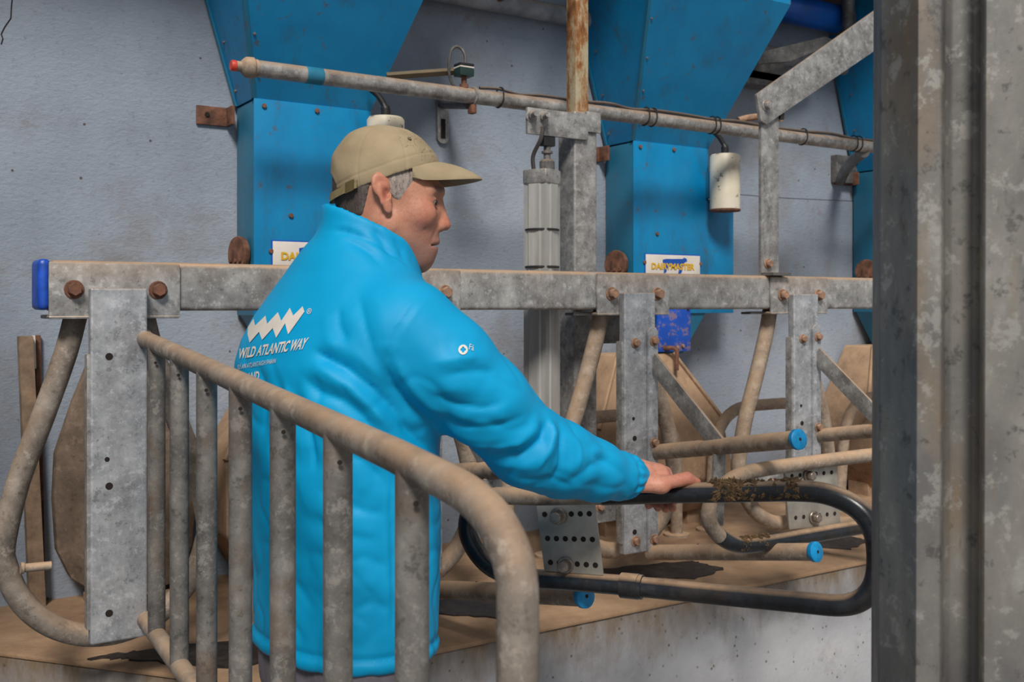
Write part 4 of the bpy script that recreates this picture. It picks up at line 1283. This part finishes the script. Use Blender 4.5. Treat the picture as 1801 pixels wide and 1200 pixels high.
# ---- printing on the jacket
def print_on(name, vs, fs, mapper, step=5.0, mat='white', lift=0.0016):
    """flat print in picture units -> cut small -> laid on the cloth"""
    bm = bmesh.new()
    bv = [bm.verts.new((*mapper(v[0], v[1]), 0)) for v in vs]
    for f in fs:
        try: bm.faces.new([bv[i] for i in f])
        except ValueError: pass
    xs = [v.co.x for v in bv]; ys = [v.co.y for v in bv]
    for lo_, hi_, nrm in ((min(xs), max(xs), (1, 0, 0)), (min(ys), max(ys), (0, 1, 0))):
        x = lo_ + step
        while x < hi_:
            bmesh.ops.bisect_plane(bm, geom=bm.verts[:] + bm.edges[:] + bm.faces[:], plane_co=Vector(nrm) * x, plane_no=nrm)
            x += step
    out, ok = [], []
    bm.verts.index_update()
    for v in bm.verts:
        p, n = on_jacket(v.co.x, v.co.y)
        ok.append(p is not None)
        out.append(np.array(p + (n if n.dot(p) < 0 else -n) * lift) if p is not None else np.zeros(3))
    ff = [[v.index for v in f.verts] for f in bm.faces if all(ok[v.index] for v in f.verts)]
    bm.free()
    w = cam_to_world(np.array(out)) - np.array(man_o)
    me = bpy.data.meshes.new(name)
    me.from_pydata(w.tolist(), [], ff)
    return link(name, me, mat, jo, True, 180)
def para(bl, br, tl, tr):
    bl, br, tl, tr = map(np.array, (bl, br, tl, tr))
    return lambda u, v: tuple((bl * (1 - u) + br * u) * (1 - v) + (tl * (1 - u) + tr * u) * v)
vs, fs = text_mesh('WILD ATLANTIC WAY', bold=0.03, shear=0.0)
print_on('lettering', vs, fs, para((419.5, 632.5), (536, 614.5), (423, 613.5), (545, 594)))
vs, fs = text_mesh('SLÍ AN ATLANTAIGH FHIÁIN')
print_on('lettering', vs, fs, para((418.5, 650.5), (485.5, 639), (420, 640), (487.5, 629)))
vs, fs = text_mesh('IRELAND', bold=0.025)
print_on('lettering', vs, fs, para((416.5, 678), (455.5, 671.5), (418.5, 660), (458.5, 652.5)))
zz_ = [(315, 275), (335, 355), (455, 240), (475, 335), (600, 200), (640, 300), (740, 150), (780, 240), (890, 130), (910, 195), (720, 460), (685, 330), (580, 500), (540, 385), (415, 525), (380, 430), (270, 555), (245, 455), (250, 375)]
zz_ = [(400 + x / 6.667, 520 + y / 6.667) for x, y in zz_]
print_on('wave_logo', zz_, [tuple(range(len(zz_)))], lambda u, v: (u, v))
vs, fs = text_mesh('®')
print_on('lettering', vs, fs, para((540, 554), (548.5, 552.5), (541, 544), (549.5, 542)))
# round flower mark on the sleeve
cxp, cyp = 814, 616
ring_v, ring_f = [], []
for i in range(24):
    a = 2 * math.pi * i / 24
    ro = 8.2
    ri = 3.2 + 1.9 * abs(math.cos(2 * a))
    ring_v += [(cxp + ro * math.cos(a), cyp + ro * 1.08 * math.sin(a)), (cxp + ri * math.cos(a), cyp + ri * 1.08 * math.sin(a))]
for i in range(24):
    j = (i + 1) % 24
    ring_f.append((2 * i, 2 * j, 2 * j + 1, 2 * i + 1))
print_on('round_logo', ring_v, ring_f, lambda u, v: (u, v), 4)
vs, fs = text_mesh('Fá')
print_on('lettering', vs, fs, para((824, 615.5), (832, 618), (825.5, 605.5), (833, 608)))

# ---- head, in millimetres: forward, side (towards us is +), up; origin at the temple
PSI = R(4)
hc = q3(672, 350, MD)
SC = MD / F * 1000                          # mm for one picture pixel
def head_local(p):
    dx, dy, dz = (p[..., 0] - hc[0]) * 1000, (p[..., 1] - hc[1]) * 1000, (p[..., 2] - hc[2]) * 1000
    return np.stack([dx * math.cos(PSI) + dy * math.sin(PSI), dx * math.sin(PSI) - dy * math.cos(PSI), dz], -1)
def head_world(q):
    q = np.asarray(q, float) / 1000
    return np.stack([hc[0] + q[..., 0] * math.cos(PSI) + q[..., 1] * math.sin(PSI), hc[1] + q[..., 0] * math.sin(PSI) - q[..., 1] * math.cos(PSI), hc[2] + q[..., 2]], -1)
def head_fn(q):
    m_ = q.copy()
    m_[..., 1] = np.abs(m_[..., 1])
    d = s_ell(q, (5, 0, 26), (92, 73, 88))
    d = smin(d, s_ell(m_, (58, 0, -22), (48, 60, 82)), 26)
    d = smin(d, s_cone(m_, (16, 48, -52), (60, 14, -106), 24, 20), 26)       # jaw
    d = smin(d, s_ell(m_, (70, 0, -84), (30, 34, 44)), 18)                     # muzzle
    d = smin(d, s_ell(m_, (66, 0, -112), (19, 22, 20)), 14)                    # chin
    d = smin(d, s_ell(m_, (70, 46, -30), (26, 16, 20)), 18)                    # cheek bone
    d = smin(d, s_cone(m_, (88, 42, 12), (104, 12, 14), 9, 9), 14)             # brow
    d = smax(d, -s_ell(m_, (106, 31, -8), (18, 17, 13)), 10)                   # eye socket
    d = smin(d, s_ell(m_, (86.5, 33, -7), (13, 14.5, 12)), 4)
    d = smax(d, -s_ell(m_, (100, 35, -9), (8, 12, 3.0)), 1.5)                      # lids
    d = smin(d, s_cone(m_, (100, 0, 2), (113, 0, -46), 7, 11), 9)             # nose
    d = smin(d, s_ell(m_, (102, 12, -50), (13, 8, 9)), 6)
    d = smax(d, -s_ell(m_, (109, 7, -60), (6, 4, 4)), 3)
    d = smax(d, -s_cone(m_, (101, 24, -52), (90, 36, -82), 1.5, 1.5), 7)        # fold beside the nose
    d = smin(d, s_ell(m_, (93, 0, -77), (11, 22, 7)), 5)                       # lips
    d = smin(d, s_ell(m_, (88, 0, -92), (11, 19, 7)), 5)
    d = smax(d, -s_ell(m_, (90, 0, -84.5), (18, 29, 2.0)), 3)
    for cr in (((92, 44, -22), (74, 58, -34)), ((78, 50, -58), (66, 54, -88)), ((88, 38, -92), (80, 38, -108))):
        d = smax(d, -s_cone(m_, cr[0], cr[1], 1.2, 1.0), 4)                    # creases
    # neck
    d = smin(d, s_cone(q, (-18, 0, -40), (-40, 0, -170), 56, 60), 26)
    # ears
    th = R(-14)
    ex = m_[..., 0] - 6
    ez = m_[..., 2] - 2
    u = ex * math.cos(th) - ez * math.sin(th)
    w = ex * math.sin(th) + ez * math.cos(th)
    y = m_[..., 1] - 80 + 0.30 * u
    e = np.stack([u, y, w], -1)
    ear = smin(s_ell(e, (-1, 0, 15), (15.5, 6, 23)), s_ell(e, (2, 0, -21), (8.5, 5, 17)), 12)
    ear = smax(ear, -s_ell(e, (0.5, 9, 15), (11.5, 6.2, 18.5)), 2)
    ear = smax(ear, -s_ell(e, (3, 9, -2), (8, 8.5, 14)), 2.5)
    ear = smin(ear, s_cone(e, (-1, 1.5, 14), (-5, 1.5, -16), 3.2, 3.5), 4)
    ear = smin(ear, s_cone(e, (10, 1, -6), (9, 1, -12), 4, 4), 4)
    ear = smax(ear, -s_ell(e, (7, 6, -2), (5, 9, 9)), 3)
    return smin(d, ear, 7)
hl = [-120, -105, -170]
hh = [150, 105, 135]
hv_, hf_ = surface_net(head_fn, hl, hh, 2.5)
hf_ = hf_[:, ::-1]
hv_ = relax(hv_, hf_, 1, 0.4)
def gs(v, c, r):
    return np.exp(-(((v - np.array(c)) / np.array(r)) ** 2).sum(1))
m_ = hv_.copy(); m_[:, 1] = np.abs(m_[:, 1])
skin = np.tile(np.array(lin((200, 142, 114))[:3]), (len(hv_), 1))
def tint(mask, col):
    global skin
    skin = skin * (1 - mask[:, None]) + np.array(lin(col)[:3]) * mask[:, None]
tint(0.55 * gs(m_, (78, 45, -40), (26, 26, 28)), (198, 106, 88))
tint(0.6 * gs(m_, (116, 0, -48), (14, 16, 16)), (198, 100, 82))
tint(0.65 * np.clip(1.2 * gs(m_, (62, 30, -98), (50, 50, 34)), 0, 1), (142, 108, 96))
tint(0.7 * gs(m_, (96, 0, -84), (14, 22, 11)), (160, 88, 80))
tint(0.55 * gs(m_, (6, 84, 4), (22, 16, 44)), (212, 132, 108))
tint(0.75 * gs(m_, (9, 80, 0), (9, 8, 16)), (150, 78, 62))
tint(0.85 * np.clip(gs(m_, (100, 30, 15), (14, 22, 6)) * 1.8, 0, 1), (84, 68, 60))
tint(0.7 * np.clip(gs(m_, (98, 35, -9), (12, 14, 3.5)) * 1.4, 0, 1), (78, 48, 42))
tint(0.5 * gs(m_, (88, 34, -18), (14, 18, 9)), (160, 96, 82))
tint(0.55 * gs(m_, (-40, 60, -70), (40, 40, 40)), (190, 122, 98))

# ---- hands
def hand_r(p):
    X = lambda px, py, d: q3(px, py, d)
    d = s_cone(p, X(1088, 837, 1.92), X(1118, 838, 1.935), .027, .026)                # wrist
    d = smin(d, s_cone(p, X(1118, 836, 1.935), X(1160, 836, 1.955), .024, .019), .02)
    d = smin(d, s_cone(p, X(1125, 832, 1.955), X(1168, 834, 1.985), .022, .016), .02)
    d = smin(d, s_cone(p, X(1122, 832, 1.975), X(1158, 838, 2.015), .018, .014), .018)
    # ball of the thumb and thumb along the top of the tube
    d = smin(d, s_cone(p, X(1126, 853, 1.912), X(1165, 855, 1.918), .014, .0145), .014)
    d = smin(d, s_cone(p, X(1160, 852, 1.922), X(1196, 845, 1.940), .014, .0118), .010)
    d = smin(d, s_cone(p, X(1196, 844, 1.940), X(1208, 842, 1.945), .0118, .0118), .006)
    d = smin(d, s_cone(p, X(1208, 842, 1.945), X(1226, 848, 1.952), .0115, .0075), .006)
    # four fingers over and round the tube
    for i, (px, dd, L) in enumerate(((1184, 1.975, 1.0), (1172, 1.995, 1.06), (1158, 2.01, 1.0), (1142, 2.02, 0.85))):
        k0 = X(px - 8, 845, dd)
        k1 = k0 + np.array([.006, .030 * L, -.012])
        k2 = k1 + np.array([.003, .004, -.030 * L])
        k3 = k2 + np.array([.0, -.024 * L, -.014])
        d = smin(d, s_cone(p, k0, k1, .0115, .0098), .008)
        d = smin(d, s_cone(p, k1, k2, .0098, .009), .005)
        d = smin(d, s_cone(p, k2, k3, .009, .0078), .004)
    return d
rv, rf = surface_net(hand_r, q3(1062, 900, 1.95) - np.array([0, .10, .02]), q3(1250, 780, 1.95) + np.array([0, .16, .0]), 0.0022)
rv = relax(rv, rf, 1, 0.4)
def hand_l(p):
    w = larm[-1][0]
    dr = np.array([.25, .1, -.96])
    d = s_cone(p, w - dr * .02, w + dr * .03, .026, .024)
    pal = w + dr * .075
    d = smin(d, s_cone(p, w + dr * .03, pal, .026, .020), .02)
    side = np.array([.1, .9, .1])
    for i, L in enumerate((.9, 1.0, .95, .8)):
        b0 = pal + side * (i - 1.5) * .019
        b1 = b0 + dr * .04 * L
        b2 = b1 + (dr * .5 + np.array([0, 0, -.6])) * .03 * L
        b3 = b2 + np.array([-.2, 0, -.9]) * .022 * L
        d = smin(d, s_cone(p, pal - dr * .03 + side * (i - 1.5) * .013, b0, .015, .0105), .01)
        d = smin(d, s_cone(p, b0, b1, .0105, .0095), .005)
        d = smin(d, s_cone(p, b1, b2, .0095, .0088), .004)
        d = smin(d, s_cone(p, b2, b3, .0088, .0075), .004)
    t0 = w + dr * .035 - side * .02
    d = smin(d, s_cone(p, t0, t0 + dr * .035 - side * .025, .013, .011), .01)
    return smin(d, s_cone(p, t0 + dr * .035 - side * .025, t0 + dr * .068 - side * .022, .011, .008), .005)
lv_, lf_ = surface_net(hand_l, larm[-1][0] - np.array([.08, .09, .22]), larm[-1][0] + np.array([.20, .08, .05]), 0.0035)
# ---- the body under the clothes, coarse, runs into head and hands
FEET = -1.5
def legs_fn(p, g=0.0):
    hipc = np.array([tC[o_][0], MD])
    L = hipc - rgt * 0.095
    Rr = hipc + rgt * 0.095
    d = None
    for hip_, foot in ((L, L + fwd * 0.05), (Rr, Rr - fwd * 0.06)):
        a = np.array([hip_[0], hip_[1], -0.62]); kn = np.array([hip_[0] * .5 + foot[0] * .5 + fwd[0] * .02, hip_[1] * .5 + foot[1] * .5 + fwd[1] * .02, -1.03]); an = np.array([foot[0], foot[1], -1.41])
        e = smin(s_cone(p, a, kn, .076 + g, .066 + g), s_cone(p, kn, an, .066 + g, .048 + g), .02)
        d = e if d is None else smin(d, e, .02)
    return d
def core(p):
    d = smax(torso(p, -0.045), p[..., 2] - NECK + 0.01, 0.05)
    d = smax(d, -0.70 - p[..., 2], 0.02)
    d = smin(d, chain(p, arm, -0.024), 0.03)
    d = smin(d, chain(p, larm, -0.024), 0.03)
    d = smin(d, legs_fn(p, -0.014), 0.03)
    return smin(d, s_cone(p, q3(655, 390, MD), q3(640, 480, MD), .052, .058), .03)
cv, cf = surface_net(core, (-0.56, 1.5, -1.48), (0.26, 2.25, 0.18), 0.0125)
allv = np.concatenate([head_world(hv_), rv, lv_, cv])
o1 = len(hv_); o2 = o1 + len(rv); o3 = o2 + len(lv_)
allf = np.concatenate([hf_, rf + o1, lf_ + o2, cf + o3])
hand_c = np.tile(np.array(lin((208, 146, 122))[:3]), (len(rv), 1))
warm = np.clip((rv[:, 0] - q3(1150, 840, 1.95)[0]) / 0.05, 0, 1)[:, None] * 0.5
hand_c = hand_c * (1 - warm) + np.array(lin((206, 122, 100))[:3]) * warm
tone = np.concatenate([skin, hand_c, np.tile(np.array(lin((206, 142, 116))[:3]), (len(lv_) + len(cv), 1))])
k = NT('skin')
at = k.n('ShaderNodeAttribute', attribute_name='tone')
c = k.mix(k.mr(k.noise(55, 6, 0.75), 0.45, 0.70, 0, 0.5), at.outputs['Color'], (166, 88, 72))
c = k.mix(k.mr(k.noise(420, 2, 0.6), 0.56, 0.66, 0, 0.25), c, (110, 82, 74))
k.bump(k.noise(160, 4, 0.7), 0.25, 0.002)
k.b.inputs['Subsurface Weight'].default_value = 0.06
k.b.inputs['Subsurface Radius'].default_value = (0.008, 0.003, 0.002)
np_mesh('body', allv, allf, k.done(c, 0.5), man, tone)

# thumb nail
# ---- eyes
for s in (1, -1):
    c = head_world((87.5, 33 * s, -8))
    n = Vector((math.cos(PSI) * .9, math.sin(PSI) * .9, -.15)) + Vector((math.sin(PSI), -math.cos(PSI), 0)) * 0.3 * s
    wv = lambda p: c2w(p[0], p[1], p[2])
    b = MB()
    rr = 0.0117
    b.lathe(wv(c) - Vector((0, 0, rr)), (0, 0, 1), [(rr - rr * math.cos(t * math.pi / 10), max(1e-4, rr * math.sin(t * math.pi / 10))) for t in range(11)], 16)
    ey = b.build('eye', 'eye', man)
    d = (wv(c + np.array(n)) - wv(c)).normalized()
    MB().lathe(wv(c) + d * (rr - 0.0012), d, [(0, 0.0052), (0.0012, 0.0048), (0.0018, 0.002)], 14).build('iris', 'dark', ey)

# ---- hair below the cap
def hair_fn(q):
    d = s_ell(q, (5, 0, 26), (94.5, 75.6, 90.5))
    d = smin(d, s_cone(q, (-18, 0, -40), (-40, 0, -170), 57.5, 60), 26)
    m2 = q.copy(); m2[..., 1] = np.abs(m2[..., 1])
    back = smax(q[..., 0] + 26 - 0.25 * (q[..., 2] + 20), -(q[..., 2] + 34 + 0.12 * (q[..., 0] + 60)), 8)
    side = s_ell(m2, (40, 70, 24), (30, 28, 36))
    reg = np.minimum(back, side)
    top = q[..., 2] - (36 + 0.368 * q[..., 0] + np.clip(-q[..., 0] - 50, 0, 40) * 1.2)
    return smax(smax(d, reg, 4), top, 3)
av, af = surface_net(hair_fn, [-110, -95, -60], [90, 95, 90], 2.6)
af = af[:, ::-1]
av = relax(av, af, 1)
fr = np.clip((av[:, 0] + 40) / 60, 0, 1)[:, None]
hcol = np.array(lin((84, 72, 66))[:3]) * (1 - fr) + np.array(lin((176, 160, 150))[:3]) * fr
k = NT('short_grey_hair')
at = k.n('ShaderNodeAttribute', attribute_name='tone')
c = k.mix(k.mr(k.noise(220, 3, 0.8, stretch=(1, 1, 0.3)), 0.42, 0.62, 0, 0.6), at.outputs['Color'], (58, 48, 44))
k.bump(k.noise(300, 3, 0.8, stretch=(1, 1, 0.3)), 0.6, 0.003)
np_mesh('hair', head_world(av), af, k.done(c, 0.7), man, hcol)

# ---- cap
def cap_fn(q):
    line = q[..., 2] - (25 + 0.368 * q[..., 0])
    d = s_ell(q, (8, 0, 40), (99, 80.5, 91))
    d = smin(d, s_ell(q, (-18, 0, 52), (72, 72, 78)), 10)
    inner = s_ell(q, (8, 0, 40), (95.5, 77, 88))
    d = smax(d, -inner, 2)
    d = smax(d, -line, 2)
    return smax(d, -s_ell(q, (-95, 4, 12), (30, 36, 30)), 3)
kv, kf = surface_net(cap_fn, [-105, -90, -15], [115, 90, 140], 2.2)
kf = kf[:, ::-1]
kv = relax(kv, kf, 2)
kn = vnormals(kv, kf)
az = np.arctan2(kv[:, 1], kv[:, 0] - 4)
elev = kv[:, 2] - (27 + 0.368 * kv[:, 0])
dsp = np.zeros(len(kv))
for a in (0, math.pi / 3, 2 * math.pi / 3, math.pi, -math.pi / 3, -2 * math.pi / 3):
    da = np.abs((az - a + math.pi) % (2 * math.pi) - math.pi) * 80
    dsp -= 1.1 * np.exp(-(da / 2.2) ** 2) * (kv[:, 2] < 122)
dsp -= 0.9 * np.exp(-((elev - 22) / 2.0) ** 2)
dsp += np.array([mnoise.noise(Vector(x) * 0.035) for x in kv]) * 2.2
rad_ = kv - np.array([4., 0, 20.])
rad_ /= np.linalg.norm(rad_, axis=1)[:, None]
kv = kv + rad_ * dsp[:, None]
k = NT('khaki_cotton')
c = k.ramp(k.noise(14, 4), [(0.3, (150, 132, 104)), (0.7, (172, 154, 124))])
k.bump(k.noise(260, 3, 0.7), 0.25, 0.002)
khaki = k.done(c, 0.9)
cap = np_mesh('cap', head_world(kv), kf, khaki, man)
cap['label'] = 'khaki cotton baseball cap'
# brim
vs, fs = [], []
na, nt_ = 29, 9
for th_, lay in ((0.0, 0), (-3.2, 1)):
    for i in range(na):
        ph = R(-60 + 120 * i / (na - 1))
        fB = 8 + 97 * math.cos(ph); sB = 79 * math.sin(ph)
        Bp = np.array([fB, sB, 27 + 0.368 * fB + 1])
        L = 76 * max(0.0, math.cos(ph * 90 / 60)) ** 0.62
        for j in range(nt_):
            t = j / (nt_ - 1)
            p = Bp + np.array([math.cos(ph) * L * t, 0.14 * math.sin(ph) * L * t, -0.36 * L * t + 5 * math.sin(t * math.pi) * math.cos(ph) - 20 * math.sin(ph) ** 2 * t])
            vs.append(p + np.array([0, 0, th_]))
for lay in (0, 1):
    for i in range(na - 1):
        for j in range(nt_ - 1):
            a = lay * na * nt_ + i * nt_ + j
            q = (a, a + nt_, a + nt_ + 1, a + 1)
            fs.append(q if lay == 0 else q[::-1])
N_ = na * nt_
for i in range(na - 1):
    a = i * nt_ + nt_ - 1
    fs.append((a, a + nt_, a + nt_ + N_, a + N_))
bw = [c2w(*p) for p in head_world(np.array(vs))]
MB().add(bw, fs).build('brim', khaki, cap, sharp=60)
# strap and buckle across the back opening, button on top
def strap_path(a0, a1, rise, grow):
    out = []
    for i in range(15):
        ph = R(a0 + (a1 - a0) * i / 14)
        f = 8 + (99 + grow) * math.cos(ph); s_ = (80.5 + grow) * math.sin(ph)
        out.append(np.array([f, s_, 25 + 0.368 * f + rise]))
    return out
lo_, hi_ = strap_path(118, 200, 1, 0.5), strap_path(118, 200, 15, 0.0)
lo2, hi2 = strap_path(118, 200, 1, 2.8), strap_path(118, 200, 15, 2.3)
pts = lo_ + hi_ + lo2 + hi2
fs = []
for i in range(14):
    a, b, c_, d_ = i, 15 + i, 30 + i, 45 + i
    fs += [(c_, c_ + 1, d_ + 1, d_), (a, b, b + 1, a + 1), (b, d_, d_ + 1, b + 1), (a, a + 1, c_ + 1, c_)]
fs += [(0, 30, 45, 15), (14, 29, 59, 44)]
MB().add([c2w(*p) for p in head_world(np.array(pts))], fs).build('strap', m_plain('olive_webbing', (132, 118, 84), 0.9, 0, 0.12, 60), cap)
bk = MB()
for a0, a1 in ((121, 131),):
    A = strap_path(a0, a1, -1, 3.2) + strap_path(a0, a1, 18, 2.8) + strap_path(a0, a1, -1, 5.6) + strap_path(a0, a1, 18, 5.2)
    bk.add([c2w(*p) for p in head_world(np.array(A))], fs)
bk.build('buckle', m_plain('dull_brass', (112, 98, 66), 0.5, 0.5), cap)
tp = head_world((-8, 0, 131))
MB().lathe(c2w(*tp), (0, 0, 1), [(-0.003, 0.007), (0.001, 0.0068), (0.003, 0.003)], 14).build('button', khaki, cap)
for s in (1, -1):
    for f_, zq in ((52, 103), (-45, 100)):
        p0 = np.array([f_, s * 50, zq], float)
        dirn = p0 - np.array([8, 0, 40.]); 
        t_ = 1 / math.sqrt(((dirn / np.array([100, 81.5, 92])) ** 2).sum())
        pp = head_world(np.array([8, 0, 40.]) + dirn * t_)
        MB().lathe(c2w(*pp), c2w(*(pp * 2 - head_world((8, 0, 40)))) - c2w(*pp), [(-0.002, 0.004), (0.0006, 0.004), (0.0012, 0.002)], 10).build('eyelet', m_plain('eyelet_thread', (110, 98, 76), 0.9), cap)

# ---- trousers and boots
def trousers(p):
    t = smax(torso(p, -0.024), p[..., 2] + 0.58, 0.01)
    t = smax(t, -0.70 - p[..., 2], 0.03)
    t = smin(t, legs_fn(p, 0.012), 0.05)
    return smax(t, -1.42 - p[..., 2], 0.01)
tv, tf = surface_net(trousers, (-0.56, 1.5, -1.45), (0.0, 2.2, -0.48), 0.010)
tv = relax(tv, tf, 2)
tn = vnormals(tv, tf)
tv = tv + tn * (np.array([mnoise.noise(Vector((x[0] * 16, x[1] * 16, x[2] * 9))) for x in tv]) * 0.006)[:, None]
np_mesh('trousers', tv, tf, m_plain('grey_twill', (112, 106, 114), 0.85, 0, 0.12, 30, 0.2), man)
hipc = np.array([tC[o_][0], MD])
for sgn, fo in ((-1, 0.05), (1, -0.06)):
    f0 = hipc + rgt * 0.095 * sgn + fwd * fo
    def boot(p, f0=f0):
        h0 = np.array([f0[0] - fwd[0] * .05, f0[1] - fwd[1] * .05, -1.455]); t0 = np.array([f0[0] + fwd[0] * .17, f0[1] + fwd[1] * .17, -1.462])
        d = smin(s_cone(p, h0, t0, .046, .040), s_cone(p, np.array([f0[0], f0[1], -1.44]), np.array([f0[0], f0[1], -1.30]), .052, .056), .04)
        return smax(d, -1.4995 - p[..., 2], .004)
    bv_, bf_ = surface_net(boot, (f0[0] - .26, f0[1] - .26, -1.51), (f0[0] + .26, f0[1] + .26, -1.22), 0.009)
    np_mesh('boot', relax(bv_, bf_, 1), bf_, m_plain('dark_rubber_boot', (44, 48, 44), 0.5), man)
